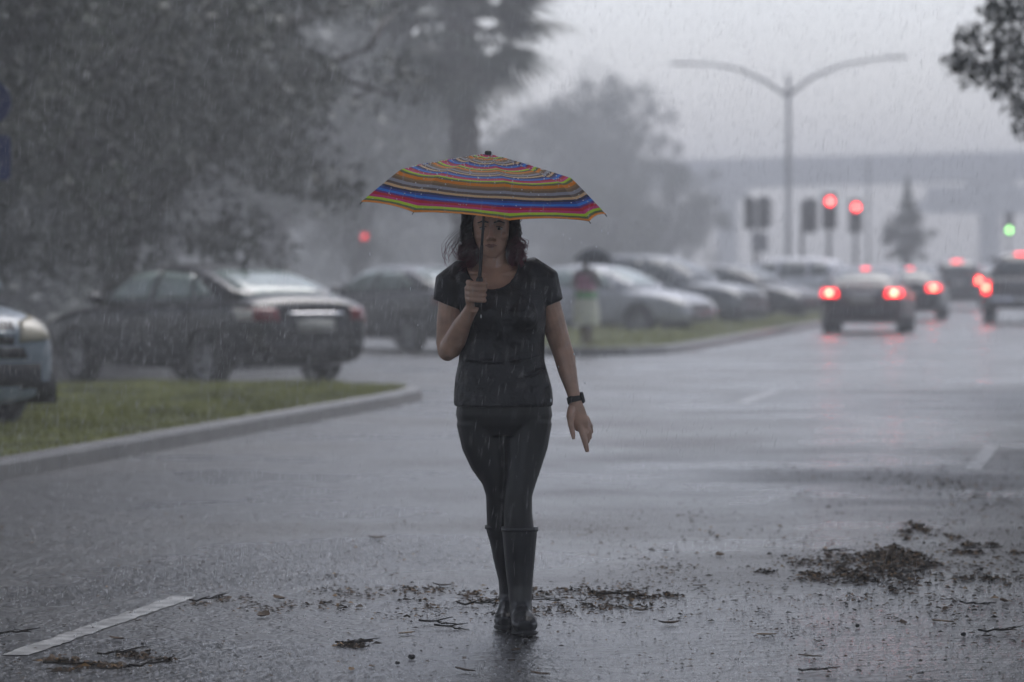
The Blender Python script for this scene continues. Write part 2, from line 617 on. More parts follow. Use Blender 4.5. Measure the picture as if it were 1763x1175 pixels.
def leaf_cloud(centres, radii, per, size, r):
    """leaf-sized rhombi scattered in clumps"""
    n = len(centres) * per
    c = np.repeat(np.array(centres), per, 0)
    rad = np.repeat(np.array(radii), per)
    d = r.normal(size=(n, 3)); d /= np.linalg.norm(d, axis=1)[:, None]
    rr = np.power(r.uniform(0, 1, n), .45) * rad
    p = c + d * rr[:, None] * np.array([1, 1, .75])
    s = size * r.uniform(.6, 1.5, n)
    nrm = r.normal(size=(n, 3)); nrm[:, 2] += .6; nrm /= np.linalg.norm(nrm, axis=1)[:, None]
    t = np.cross(nrm, r.normal(size=(n, 3))); t /= np.linalg.norm(t, axis=1)[:, None] + 1e-9
    b = np.cross(nrm, t)
    v = np.empty((n, 4, 3))
    v[:, 0] = p - t * s[:, None]
    v[:, 1] = p + b * (s * .42)[:, None]
    v[:, 2] = p + t * s[:, None]
    v[:, 3] = p - b * (s * .42)[:, None]
    return v.reshape(-1, 3), np.arange(n * 4).reshape(n, 4)


def oak_meshes(seed, H, RX, zc, RZ, clumps, per, size, crad, leafmat, trunk_r=.32, bottom=None):
    r = np.random.default_rng(seed)
    rd = random.Random(seed)
    cs, rs = [], []
    mb = MB()
    fork = H * .2
    mb.tube([(0, 0, 0), (.05, .02, fork * .5), (.0, .08, fork)], [trunk_r * 1.35, trunk_r, trunk_r * .9], 12)
    limbs = []
    for i in range(8):
        an = i * 2 * math.pi / 8 + rd.uniform(-.3, .3)
        out = RX * rd.uniform(.55, .9)
        zt = zc + RZ * rd.uniform(-.05, .7)
        p = [(0, .05, fork * .9), (math.cos(an) * out * .35, math.sin(an) * out * .35, fork + (zt - fork) * .5),
             (math.cos(an) * out * .7, math.sin(an) * out * .7, zt - .4), (math.cos(an) * out, math.sin(an) * out, zt)]
        mb.tube(p, [trunk_r * .6, trunk_r * .42, trunk_r * .25, .03], 8)
        limbs.append(p)
        for k in range(3):
            q = Vector(p[1 + k % 3])
            e = q + Vector((rd.uniform(-1, 1), rd.uniform(-1, 1), rd.uniform(-.5, .8))) * RX * .28
            mb.tube([q, (q + e) / 2 + Vector((0, 0, .1)), e], [trunk_r * .2, .05, .015], 6)
    for i in range(clumps):
        d = r.normal(size=3); d /= np.linalg.norm(d)
        q = np.power(r.uniform(0, 1), .33)
        wob = 1 + .22 * math.sin(d[0] * 5 + seed) * math.cos(d[1] * 4 + d[2] * 5)
        p = np.array([d[0] * RX * q * wob, d[1] * RX * q * wob, zc + d[2] * RZ * q * wob])
        if bottom is not None and p[2] < bottom:
            p[2] = bottom + r.uniform(0, .5)
        cs.append(p); rs.append(crad * r.uniform(.55, 1.25))
    v, f = leaf_cloud(cs, rs, per, size, r)
    return mb.mesh('trunk', M['bark'], True), npmesh('crown', v, f, leafmat)


OAKS = [oak_meshes(3, 10, 5.4, 5.3, 4.4, 280, 130, .085, .85, M['leaf_a'], bottom=1.6),
        oak_meshes(5, 9, 5.0, 5.0, 4.0, 260, 130, .085, .85, M['leaf_b'], bottom=1.5),
        oak_meshes(8, 8, 3.6, 4.2, 2.9, 170, 130, .08, .75, M['leaf_a'], bottom=1.5)]


def oak(k, x, y, sc, rz, label, sz=None, name='oak_tree'):
    o = empty(name, (x, y, 0), rz)
    o.scale = (sc, sc, sz or sc)
    link('trunk', OAKS[k][0], o)
    link('crown', OAKS[k][1], o)
    tag(o, label, 'tree', 'trees beyond the parked cars')
    return o


oak(0, -9.6, 52, 1.0, .3, 'big dark oak filling the top left corner above the black sedan')
oak(1, -8.2, 57, 1.0, 4.7, 'dark oak whose crown hangs low over the bonnet of the black sedan')
oak(2, -8.4, 136, 2.0, 2.9, 'grey hazy oak reaching the top of the picture just left of the palm crown')
oak(1, -6.3, 62, 1.0, 1.9, 'dense dark oak directly behind the roof of the black sedan')
oak(2, -12.5, 74, 1.5, 3.2, 'dim oak farthest left behind the black sedan bonnet')
oak(1, -6.1, 152, .85, 3.9, 'mid grey oak filling the gap between the dark left oaks and the palm', 1.3)
oak(0, -13.6, 150, 1.45, 4.1, 'hazy oak left of the palm behind the charcoal parked sedan')
oak(1, -6.2, 240, 1.5, 5.2, 'pale hazy oak right behind the palm trunk', 1.2)
oak(2, 2.3, 232, 1.3, .8, 'pale grey oak between the palm and the rounded oak', 1.5)
oak(0, 5.0, 226, .95, 2.6, 'rounded hazy oak right of the palm crown at edge of open sky', 1.36)
oak(2, 4.5, 190, .8, 1.1, 'small low oak behind the roof of the silver parked car')
oak(1, -14, 105, 1.2, 2.2, 'faint far oak behind the left row of oaks')
oak(2, 8.4, 215, 1.0, .4, 'very faint far tree left of the street lamp pole')

# slim tree by the signals
tm, cm = oak_meshes(21, 4.8, 1.0, 2.9, 1.35, 60, 60, .09, .34, M['leaf_b'], .1)
o = empty('slim_tree', (at(1560, 460, 172).x, 172, 0))
link('trunk', tm, o); link('crown', cm, o)
g = MB(); g.tube([(.05, 0, 4.0), (.05, 0, 5.5)], [.32, .05], 8); g.build('leading_shoot', M['leaf_b'], o)
tag(o, 'slim faint tree with pointed top right of the red traffic signals', 'tree')

# roadside tree on the right, crown reaching into the top right corner
tm, cm = oak_meshes(31, 11, 6.4, 7.9, 3.3, 420, 130, .085, .8, M['leaf_b'], .34, bottom=4.9)
o = empty('oak_tree', (10.1, 45, 0))
link('trunk', tm, o); link('crown', cm, o)
r2 = np.random.default_rng(4)
cs = [(-4.75 + .12 * a, r2.uniform(-.8, .8), 2.85 + b) for a, b in ((0, 1.0), (.5, 1.25), (1, .85), (2, 1.5), (2.5, .95), (3.5, 1.2), (4, .7), (5, .9), (6, .45), (7, .8), (7, .2), (8.5, .55), (8, 0), (9, .9))]
for i in range(70):
    a = r2.uniform(-4.35, 1.5)
    lo = 3.45 if a < -3.9 else 2.75
    cs.append((a, r2.uniform(-1.2, 1.2), r2.uniform(lo, 5.3)))
v, f = leaf_cloud(cs, [.26] * 14 + [.42] * 70, 150, .05, r2)
link('hanging_spray', npmesh('hanging_spray', v, f, M['leaf_b']), o)
g = MB(); g.tube([(0, 0, 3.0), (-2, 0, 4.0), (-4, 0, 3.9), (-4.7, 0, 3.75)], [.14, .09, .04, .01], 8); g.build('bough', M['bark'], o, True)
tag(o, 'dark leafy oak bough hanging into the top right corner', 'tree', 'trees beyond the parked cars')

# trees whose crowns arch over the lanes near the photographer, above the top of the picture
SHADE = oak_meshes(41, 11, 6.6, 7.6, 2.7, 330, 130, .11, .95, M['leaf_b'], .36, bottom=5.0)
for (x, y, sc, rz, lb) in ((6.6, 5, 1.0, 2.0, 'spreading street oak beside the right lane abreast of the photographer'),
                           (6.7, 18, 1.0, 4.4, 'spreading street oak on the right abreast of the woman'),
                           (7.6, 31, 1.0, .9, 'spreading street oak on the right beyond the woman'),
                           (-7.8, 4, 1.0, 1.2, 'spreading median oak on the left abreast of the photographer'),
                           (-7.9, 17, 1.0, 3.2, 'spreading median oak on the left abreast of the woman'),
                           (-8.2, 30, 1.0, 5.4, 'spreading median oak above the pale blue car'),
                           (-10.2, 42.5, 1.0, 2.4, 'spreading oak above the black sedan')):
    o = empty('oak_tree', (x, y, 0), rz)
    o.scale = (sc, sc, sc * (.86 if x > 5 else 1.0))
    link('trunk', SHADE[0], o); link('crown', SHADE[1], o)
    tag(o, lb, 'tree', 'oaks arching over the road')

# far wood that reads as one mass
cs, rs = [], []
for i in range(420):
    t = rng.uniform(0, 1)
    x = -60 + t * 67; y = rng.uniform(215, 270)
    if x > 4.0: y = rng.uniform(245, 270)
    cs.append((x, y, rng.uniform(.3, 4.8 if x < 4 else 3.0))); rs.append(rng.uniform(1.2, 2.2))
for i in range(240):
    x = rng.uniform(-34, -9.5); y = rng.uniform(86, 104)
    cs.append((x, y, rng.uniform(.3, 6.5))); rs.append(rng.uniform(1.0, 1.8))
v, f = leaf_cloud(cs, rs, 70, .26, rng)
tag(link('far_wood', npmesh('far_wood', v, f, M['leaf_b'])), 'faint mass of woodland behind the parked cars', 'wood', kind='stuff')

# ------------------------------------------------------------------ palm


def palm():
    base = at(806, 460, 96)
    o = empty('palm_tree', (base.x, 96, 0))
    o.scale = (1.58, 1.58, 1.58)
    mb = MB()
    pts, rad = [], []
    for i in range(46):
        t = i / 45
        z = t * 4.95
        pts.append((.03 * math.sin(z * 1.1) - .10 * t, .02 * math.cos(z), z))
        rad.append(.235 + .02 * math.sin(i * 2.1) + (.03 if i % 3 == 0 else 0) + .06 * (1 - t) ** 4 + .05 * max(0, t - .75))
    mb.tube(pts, rad, 14)
    mb.build('trunk', M['palm_bark'], o, True)
    # one fan frond: stalk and folded leaflets
    def frond_mesh(name, droop, m, length, nl=26):
        fb = MB()
        P = []
        for i in range(7):
            t = i / 6
            P.append(Vector((t * length * .62, 0, .10 * t - droop * .35 * t * t)))
        fb.tube(P, [.022, .02, .018, .016, .014, .012, .01], 5)
        hub = P[-1]
        for k in range(nl):
            a = R(-115 + 230 * k / (nl - 1))
            L = length * (.62 + .2 * math.cos(a)) * random.uniform(.9, 1.08)
            d = Vector((math.cos(a), math.sin(a), 0))
            s = Vector((-d.y, d.x, 0)) * .036
            m1_ = hub + d * L * .5 + Vector((0, 0, -droop * .10 + .02))
            e = hub + d * L + Vector((0, 0, -droop * .42 * random.uniform(.7, 1.3)))
            up = Vector((0, 0, .012))
            fb.add([hub - s * .3, hub + s * .3, m1_ - s, m1_ + up, m1_ + s, e], [(0, 2, 3), (0, 3, 1), (1, 3, 4), (2, 5, 3), (3, 5, 4)])
        return fb.mesh(name, m)
    fm = [frond_mesh('frond', dr, M['frond'], 1.22) for dr in (.4, .75, 1.1)]
    dm = [frond_mesh('dead_frond', dr, M['dead_frond'], 1.0, 18) for dr in (1.0, 1.5)]
    rd = random.Random(12)
    top = Vector((-.10, 0, 5.02))
    n = 50
    for i in range(n):
        t = i / (n - 1)
        el = R(82 - 112 * t + rd.uniform(-9, 9))
        az = i * 2.39996 + rd.uniform(-.2, .2)
        f_ = link('frond', fm[0 if t < .35 else (1 if t < .7 else 2)], o)
        f_.location = top + Vector((math.cos(az) * .12, math.sin(az) * .12, -.35 * t))
        f_.rotation_euler = (rd.uniform(-.3, .3), -el, az)
        s = rd.uniform(.85, 1.12); f_.scale = (s, s, s)
    for i in range(11):
        az = i * 2.39996
        f_ = link('dead_frond', dm[i % 2], o)
        f_.location = top + Vector((math.cos(az) * .16, math.sin(az) * .16, -.42))
        f_.rotation_euler = (rd.uniform(-.2, .2), R(48 + rd.uniform(-10, 22)), az)
        s = rd.uniform(.6, .8); f_.scale = (s, s, s)
    tag(o, 'shaggy fan palm with drooping fronds above the striped umbrella', 'palm tree')


palm()

# ------------------------------------------------------------------ vehicles


def car_kind(kind):
    """body stations (x, halfwidth, zbottom, zshoulder, ztop) and cabin stations (x, zroof, wbelt)"""
    if kind == 'sedan':
        st = [(-2.42, .58, .44, .70, .73), (-2.38, .76, .33, .90, .96), (-2.22, .86, .25, 1.00, 1.085), (-1.8, .905, .22, 1.0, 1.09),
              (-1.2, .915, .20, .98, 1.03), (-.3, .915, .19, .95, 1.0), (.6, .91, .19, .93, .98), (1.1, .905, .20, .91, .97),
              (1.7, .89, .22, .85, .905), (2.12, .84, .24, .76, .81), (2.34, .74, .26, .62, .67), (2.42, .52, .38, .50, .52)]
        cb = [(-1.98, 1.07, .74, 1.03), (-1.55, 1.23, .80, 1.0), (-1.0, 1.405, .83, .97), (-.3, 1.455, .84, .95), (.35, 1.425, .84, .94), (.8, 1.2, .82, .93), (1.22, .985, .76, .93)]
        return st, cb, .325, (-1.42, 1.36)
    if kind == 'suv':
        st = [(-2.3, .62, .46, .80, .86), (-2.26, .78, .36, 1.02, 1.08), (-2.1, .88, .30, 1.08, 1.14), (-1.6, .915, .26, 1.08, 1.13),
              (-.8, .925, .25, 1.05, 1.10), (0, .925, .25, 1.03, 1.08), (.7, .92, .25, 1.02, 1.07), (1.1, .91, .26, 1.0, 1.06),
              (1.65, .89, .26, .95, 1.01), (2.0, .88, .20, .89, .945), (2.2, .85, .20, .80, .85), (2.28, .74, .24, .66, .69)]
        cb = [(-2.2, 1.22, .76, 1.06), (-2.05, 1.50, .80, 1.06), (-1.75, 1.64, .83, 1.06), (-.8, 1.69, .84, 1.04), (.1, 1.67, .84, 1.02), (.6, 1.42, .83, 1.02), (1.12, 1.07, .77, 1.02)]
        return st, cb, .35, (-1.36, 1.32)
    st = [(-2.75, .80, .50, 1.05, 1.06), (-2.72, .92, .44, 1.10, 1.12), (-2.5, .96, .40, 1.11, 1.13), (-1.8, .98, .36, 1.11, 1.13),
          (-.8, .98, .34, 1.11, 1.13), (0, .98, .34, 1.10, 1.13), (.9, .98, .34, 1.08, 1.13), (1.4, .97, .36, 1.06, 1.12),
          (2.1, .95, .38, 1.02, 1.08), (2.5, .91, .40, .96, 1.02), (2.72, .83, .42, .84, .88), (2.78, .62, .5, .7, .72)]
    cb = [(-.75, 1.15, .84, 1.09), (-.62, 1.62, .86, 1.09), (-.3, 1.78, .88, 1.09), (.3, 1.80, .88, 1.09), (.7, 1.74, .88, 1.09), (1.1, 1.45, .86, 1.08), (1.55, 1.14, .80, 1.08)]
    return st, cb, .39, (-1.75, 1.75)


def grid_loft(rings):
    n = len(rings[0])
    vs = [p for r in rings for p in r]
    fs = []
    for i in range(len(rings) - 1):
        for k in range(n):
            k2 = (k + 1) % n
            fs.append((i * n + k, i * n + k2, (i + 1) * n + k2, (i + 1) * n + k))
    fs.append(tuple(range(n - 1, -1, -1)))
    fs.append(tuple((len(rings) - 1) * n + k for k in range(n)))
    return vs, fs


KIND_CACHE = {}


def kind_meshes(kind):
    if kind in KIND_CACHE:
        return KIND_CACHE[kind]
    st, cb, wr, axles = car_kind(kind)
    rings = []
    for (x, w, zb, zs, zt) in st:
        half = [(.0, zb), (.75 * w, zb), (.96 * w, zb + .07), (w, zb + (zs - zb) * .45), (.995 * w, zs - .08), (.95 * w, zs), (.62 * w, zt), (0, zt + .012)]
        ring = [(x, y, z) for y, z in half] + [(x, -y, z) for y, z in half[-2:0:-1]]
        rings.append(ring)
    mb = MB(); mb.add(*grid_loft(rings))
    me = mb.mesh('work'); fixn(me)
    me = evaluated(me, [('SUBSURF', dict(levels=2, render_levels=2))])
    # wheel arches
    cut = MB()
    wmax = max(s[1] for s in st)
    for ax in axles:
        for s in (-1, 1):
            cut.lathe([(0, wmax - .26), (wr + .055, wmax - .26), (wr + .055, wmax + .2), (0, wmax + .2)], 28, 'Y', (ax, 0, wr)) if s > 0 else \
                cut.lathe([(0, -wmax + .26), (wr + .055, -wmax + .26), (wr + .055, -wmax - .2), (0, -wmax - .2)], 28, 'Y', (ax, 0, wr))
    if kind == 'pickup':
        cut.box((-1.72, 0, 1.05), (1.75, 1.55, .7))
    cm_ = cut.mesh('cut')
    bm = bmesh.new(); bm.from_mesh(cm_); bmesh.ops.remove_doubles(bm, verts=bm.verts, dist=1e-5); bmesh.ops.recalc_face_normals(bm, faces=bm.faces); bm.to_mesh(cm_); bm.free()
    co = bpy.data.objects.new('cut', cm_); COL.objects.link(co)
    body = evaluated(me, [('BOOLEAN', dict(operation='DIFFERENCE', object=co, solver='EXACT'))])
    bpy.data.objects.remove(co)
    rings = []
    for (x, zr, wb, z0) in cb:
        h = zr - z0
        wt = wb - .42 * h
        half = [(0, z0 - .06), (wb, z0 - .06), (wb, z0), (wb - .12 * h, z0 + .45 * h), (wt + .03, zr - .06 * min(1, h * 3)), (wt - .08, zr), (0, zr + .02)]
        rings.append([(x, y, z) for y, z in half] + [(x, -y, z) for y, z in half[-2:0:-1]])
    mb = MB(); mb.add(*grid_loft(rings))
    cab = mb.mesh('work'); fixn(cab)
    cab = evaluated(cab, [('SUBSURF', dict(levels=2, render_levels=2))])
    for m_ in (body, cab):
        m_.polygons.foreach_set('use_smooth', [True] * len(m_.polygons))
    try:
        body.set_sharp_from_angle(angle=R(40))
    except Exception:
        pass
    vs, fs = [], []
    for m_ in (body, cab):
        off = len(vs)
        vs += [v.co.copy() for v in m_.vertices]
        fs += [tuple(i + off for i in p.vertices) for p in m_.polygons]
    bvh = BVHTree.FromPolygons(vs, fs)
    tyre = MB().lathe([(wr * .66, -.10), (wr * .92, -.105), (wr, -.08), (wr, .08), (wr * .92, .105), (wr * .66, .10), (wr * .66, -.10)], 28, 'Y').mesh('tyre', M['rubber'], True)
    rb = MB()
    rb.lathe([(wr * .67, -.09), (wr * .60, -.085), (wr * .58, -.02), (wr * .58, .05), (wr * .67, .09)], 28, 'Y')
    rb.lathe([(0, -.075), (.055, -.075), (.07, -.05), (.07, .0), (0, .0)], 14, 'Y')
    for k in range(7):
        a = 2 * math.pi * k / 7
        p0 = Vector((math.cos(a) * .05, -.06, math.sin(a) * .05)); p1 = Vector((math.cos(a) * wr * .6, -.07, math.sin(a) * wr * .6))
        rb.tube([p0, p1], [(.028, .012), (.034, .012)], 6, side=(-math.sin(a), 0, math.cos(a)))
    rim = rb.mesh('rim', M['alloy'], False)
    db = MB().lathe([(0, .03), (wr * .58, .03)], 20, 'Y').mesh('brake_disc', M['black_plastic'])
    KIND_CACHE[kind] = (body, cab, bvh, tyre, rim, db, wr, axles, wmax)
    return KIND_CACHE[kind]


def patch(bvh, corners, direction, off, nu=6, nv=4, thick=.012):
    """a small panel that follows the body: bilinear quad of corners cast along `direction`, set proud by off"""
    d = Vector(direction).normalized()
    c = [Vector(p) for p in corners]
    vs, nr = [], []
    for j in range(nv + 1):
        for i in range(nu + 1):
            u, w = i / nu, j / nv
            p = (c[0] * (1 - u) + c[1] * u) * (1 - w) + (c[3] * (1 - u) + c[2] * u) * w
            hit, nn, _, _ = bvh.ray_cast(p - d * 3, d)
            if hit is None or (hit - p).length > 1.2:
                hit, nn = p, -d
            if nn.dot(d) > 0: nn = -nn
            vs.append(hit + nn * off); nr.append(nn)
    N_ = len(vs)
    vs2 = [p - n_ * thick for p, n_ in zip(vs, nr)]
    fs = []
    W_ = nu + 1
    for j in range(nv):
        for i in range(nu):
            a = j * W_ + i
            fs.append((a, a + 1, a + 1 + W_, a + W_))
            fs.append((N_ + a, N_ + a + W_, N_ + a + 1 + W_, N_ + a + 1))
    edge = [i for i in range(W_)] + [j * W_ + nu for j in range(1, nv + 1)] + [nv * W_ + i for i in range(nu - 1, -1, -1)] + [j * W_ for j in range(nv - 1, 0, -1)]
    for a, b in zip(edge, edge[1:] + edge[:1]):
        fs.append((a, N_ + a, N_ + b, b))
    mb = MB(); mb.add(vs + vs2, fs)
    return mb


def car(name, kind, pm, loc, heading, label, cat='car', group=None, lit=False, glass='brightened_glass', lens='red_lens', head='clear_lens', wide_clear=False, side_parts=True):
    body, cab, bvh, tyre, rim, disc, wr, axles, wmax = kind_meshes(kind)
    o = empty(name, loc, math.atan2(heading[1], heading[0]))
    b = body.copy(); b.materials.clear(); b.materials.append(M[pm])
    link('body', b, o)
    c = cab.copy(); c.materials.clear(); c.materials.append(M[pm])
    link('cabin', c, o)
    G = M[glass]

    def P(nm, corners, d, m, off=.006, nu=6, nv=4, par=None, thick=.012):
        x = patch(bvh, corners, d, off, nu, nv, thick).build(nm, m, par or o, True)
        return x
    F, B, L_, R_ = (-1, 0, 0), (1, 0, 0), (0, -1, 0), (0, 1, 0)     # cast directions: from the front, rear, left, right
    if kind == 'sedan':
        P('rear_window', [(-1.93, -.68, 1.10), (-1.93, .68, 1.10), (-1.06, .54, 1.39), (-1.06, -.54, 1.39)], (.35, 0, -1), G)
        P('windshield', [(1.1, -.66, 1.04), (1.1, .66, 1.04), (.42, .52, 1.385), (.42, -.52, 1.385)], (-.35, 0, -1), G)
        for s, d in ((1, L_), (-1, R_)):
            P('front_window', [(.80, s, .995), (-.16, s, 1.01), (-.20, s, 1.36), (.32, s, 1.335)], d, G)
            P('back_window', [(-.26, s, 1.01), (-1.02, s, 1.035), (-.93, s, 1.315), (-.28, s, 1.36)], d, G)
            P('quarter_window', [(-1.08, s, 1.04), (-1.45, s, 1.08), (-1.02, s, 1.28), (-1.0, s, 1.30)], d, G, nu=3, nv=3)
            P('side_sill', [(1.0, s, .30), (-1.05, s, .30), (-1.05, s, .22), (1.0, s, .22)], d, M['black_plastic'], .008)
            for x0 in (.02, -.95):
                h_ = P('door_handle', [(x0, s, .865), (x0 - .2, s, .87), (x0 - .2, s, .835), (x0, s, .83)], d, M[pm], .022, 3, 1)
            for x0 in (.92, -.22, -1.16):
                P('door_gap', [(x0, s, .93), (x0 - .010, s, .93), (x0 - .010, s, .32), (x0, s, .32)], d, M['black_plastic'], .002, 1, 5, thick=.004)
        tz0, tz1 = .77, .935
        tl = [((-2.3, -.86, tz0 + .02), (-2.3, -.50, tz0 + .01), (-2.3, -.52, tz1), (-2.3, -.84, tz1)), ((-2.3, .50, tz0 + .01), (-2.3, .86, tz0 + .02), (-2.3, .84, tz1), (-2.3, .52, tz1))]
        plate = [(-2.3, -.26, .66), (-2.3, .26, .66), (-2.3, .26, .80), (-2.3, -.26, .80)]
        stop = [(-1.15, -.09, 1.325), (-1.15, .09, 1.325), (-1.10, .09, 1.355), (-1.10, -.09, 1.355)]
        bump = [(-2.3, -.84, .42), (-2.3, .84, .42), (-2.3, .84, .54), (-2.3, -.84, .54)]
        hl = [((2.3, .48, .60), (2.3, .80, .63), (2.2, .82, .76), (2.2, .52, .70)), ((2.3, -.48, .60), (2.3, -.80, .63), (2.2, -.82, .76), (2.2, -.52, .70))]
        grille = [(2.3, -.42, .50), (2.3, .42, .50), (2.3, .42, .66), (2.3, -.42, .66)]
        trim = [(-2.3, -.40, .845), (-2.3, .40, .845), (-2.3, .40, .885), (-2.3, -.40, .885)]
        mirror = (.78, .98, 1.02)
    elif kind == 'suv':
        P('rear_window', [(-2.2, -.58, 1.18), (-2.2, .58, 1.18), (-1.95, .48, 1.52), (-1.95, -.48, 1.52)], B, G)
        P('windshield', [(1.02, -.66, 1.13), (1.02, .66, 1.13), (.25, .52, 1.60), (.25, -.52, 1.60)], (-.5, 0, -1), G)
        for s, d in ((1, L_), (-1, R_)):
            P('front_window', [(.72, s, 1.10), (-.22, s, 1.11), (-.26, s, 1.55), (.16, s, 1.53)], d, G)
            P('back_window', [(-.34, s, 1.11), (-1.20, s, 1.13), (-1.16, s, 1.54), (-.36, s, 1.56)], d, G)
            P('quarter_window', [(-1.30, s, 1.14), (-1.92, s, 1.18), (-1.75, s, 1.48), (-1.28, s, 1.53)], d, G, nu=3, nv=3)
            P('side_sill', [(.95, s, .40), (-.98, s, .40), (-.98, s, .28), (.95, s, .28)], d, M['black_plastic'], .008)
            for x0 in (.0, -.95):
                P('door_handle', [(x0, s, .965), (x0 - .2, s, .97), (x0 - .2, s, .935), (x0, s, .93)], d, M[pm], .022, 3, 1)
        tl = [((-2.2, -.84, .84), (-2.2, -.62, .84), (-2.2, -.66, 1.10), (-2.2, -.84, 1.10)), ((-2.2, .62, .84), (-2.2, .84, .84), (-2.2, .84, 1.10), (-2.2, .66, 1.10))]
        plate = [(-2.2, -.26, .80), (-2.2, .26, .80), (-2.2, .26, .94), (-2.2, -.26, .94)]
        stop = [(-1.95, -.16, 1.56), (-1.95, .16, 1.56), (-1.92, .16, 1.60), (-1.92, -.16, 1.60)]
        bump = [(-2.2, -.84, .42), (-2.2, .84, .42), (-2.2, .84, .60), (-2.2, -.84, .60)]
        hl = [((2.2, .50, .70), (2.2, .80, .72), (2.1, .83, .93), (2.1, .56, .86)), ((2.2, -.50, .70), (2.2, -.80, .72), (2.1, -.83, .93), (2.1, -.56, .86))]
        grille = [(2.2, -.46, .68), (2.2, .46, .68), (2.2, .50, .86), (2.2, -.50, .86)]
        trim = [(2.2, -.46, .745), (2.2, .46, .745), (2.2, .46, .785), (2.2, -.46, .785)]
        mirror = (.72, 1.0, 1.14)
    else:
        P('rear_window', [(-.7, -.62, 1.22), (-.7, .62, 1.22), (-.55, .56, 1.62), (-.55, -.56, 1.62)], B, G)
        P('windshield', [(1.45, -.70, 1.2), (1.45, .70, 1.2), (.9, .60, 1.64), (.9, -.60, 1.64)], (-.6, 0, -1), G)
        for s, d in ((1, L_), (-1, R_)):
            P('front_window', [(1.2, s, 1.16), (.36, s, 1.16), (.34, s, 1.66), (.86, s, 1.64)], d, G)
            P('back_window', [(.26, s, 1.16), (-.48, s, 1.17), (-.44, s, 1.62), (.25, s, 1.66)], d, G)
            P('side_sill', [(1.3, s, .46), (-1.25, s, .46), (-1.25, s, .36), (1.3, s, .36)], d, M['black_plastic'], .008)
        tl = [((-2.7, -.93, .74), (-2.7, -.76, .74), (-2.7, -.76, 1.06), (-2.7, -.93, 1.06)), ((-2.7, .76, .74), (-2.7, .93, .74), (-2.7, .93, 1.06), (-2.7, .76, 1.06))]
        plate = [(-2.7, -.18, .52), (-2.7, .18, .52), (-2.7, .18, .64), (-2.7, -.18, .64)]
        stop = [(-.55, -.2, 1.70), (-.55, .2, 1.70), (-.5, .2, 1.74), (-.5, -.2, 1.74)]
        bump = [(-2.7, -.92, .46), (-2.7, .92, .46), (-2.7, .92, .66), (-2.7, -.92, .66)]
        hl = [((2.7, .58, .78), (2.7, .86, .8), (2.6, .88, .98), (2.6, .6, .96)), ((2.7, -.58, .78), (2.7, -.86, .8), (2.6, -.88, .98), (2.6, -.6, .96))]
        grille = [(2.7, -.54, .72), (2.7, .54, .72), (2.7, .54, .94), (2.7, -.54, .94)]
        trim = [(-2.7, -.3, .96), (-2.7, .3, .96), (-2.7, .3, .99), (-2.7, -.3, .99)]
        mirror = (1.2, 1.08, 1.2)
    LM = M['stop_red'] if lit else M[lens]
    for q in tl:
        lam = P('tail_lamp', list(q), B, M['lit_lens'] if lit else LM, .008, 6, 4)
        if lit:
            cx = sum(p[1] for p in q) / 4; cz = sum(p[2] for p in q) / 4
            x0 = q[0][0]
            P('lit_bulb', [(x0, cx - .05, cz - .04), (x0, cx + .05, cz - .04), (x0, cx + .05, cz + .04), (x0, cx - .05, cz + .04)], B, M['stop_red'], .016, 4, 3, par=lam)
            lam['label'] = 'glowing red brake lamp'
    if lit:
        P('high_brake_lamp', stop, B if kind != 'sedan' else (.35, 0, -1), M['lit_lens'], .02, 4, 2)
    if wide_clear:
        for s in (1, -1):
            P('side_reflector', [(-2.05, s, .80), (-2.28, s, .80), (-2.28, s, .915), (-1.98, s, .93)], (0, -s, 0), M['clear_lens'], .012, 4, 3)
    P('number_plate', plate, B, M['plate'], .012, 2, 2)
    P('bumper_strip', bump, B, M['black_plastic'] if kind != 'pickup' else M['chrome'], .012, 10, 2)
    for q in hl:
        P('headlamp', list(q), F, M[head], .012, 5, 4)
    gr = P('grille', grille, F, M['black_plastic'], .008, 8, 3)
    if kind == 'suv':
        P('grille_bar', trim, F, M[pm], .022, 8, 1, par=gr)
        P('lower_intake', [(2.2, -.58, .57), (2.2, .58, .57), (2.2, .54, .66), (2.2, -.54, .66)], F, M['black_plastic'], .010, 10, 2)
        P('lower_valance', [(2.2, -.86, .205), (2.2, .86, .205), (2.2, .86, .53), (2.2, -.86, .53)], F, M['black_plastic'], .016, 10, 2)
    else:
        P('trunk_trim', trim, B, M['chrome'], .012, 6, 1)
        P('lower_intake', [(grille[0][0], -.5, .36), (grille[0][0], .5, .36), (grille[0][0], .5, .44), (grille[0][0], -.5, .44)], F, M['black_plastic'], .008, 6, 2)
    for s in (1, -1):
        mb = MB(); mb.ball((mirror[0], s * mirror[1], mirror[2]), (.07, .11, .075)); mb.box((mirror[0] + .02, s * (mirror[1] - .13), mirror[2] - .04), (.05, .16, .04))
        mb.build('side_mirror', M[pm], o, True)
    for ax in axles:
        for s in (1, -1):
            wl = link('wheel', tyre, o)
            wl.location = (ax, s * (wmax - .125), wr)
            if s > 0: wl.rotation_euler = (0, 0, math.pi)
            link('rim', rim, wl); link('brake_disc', disc, wl)
    tag(o, label, cat, group)
    return o


PARK = 'cars parked beyond the medians'
QUEUE = 'cars queueing at the lights'
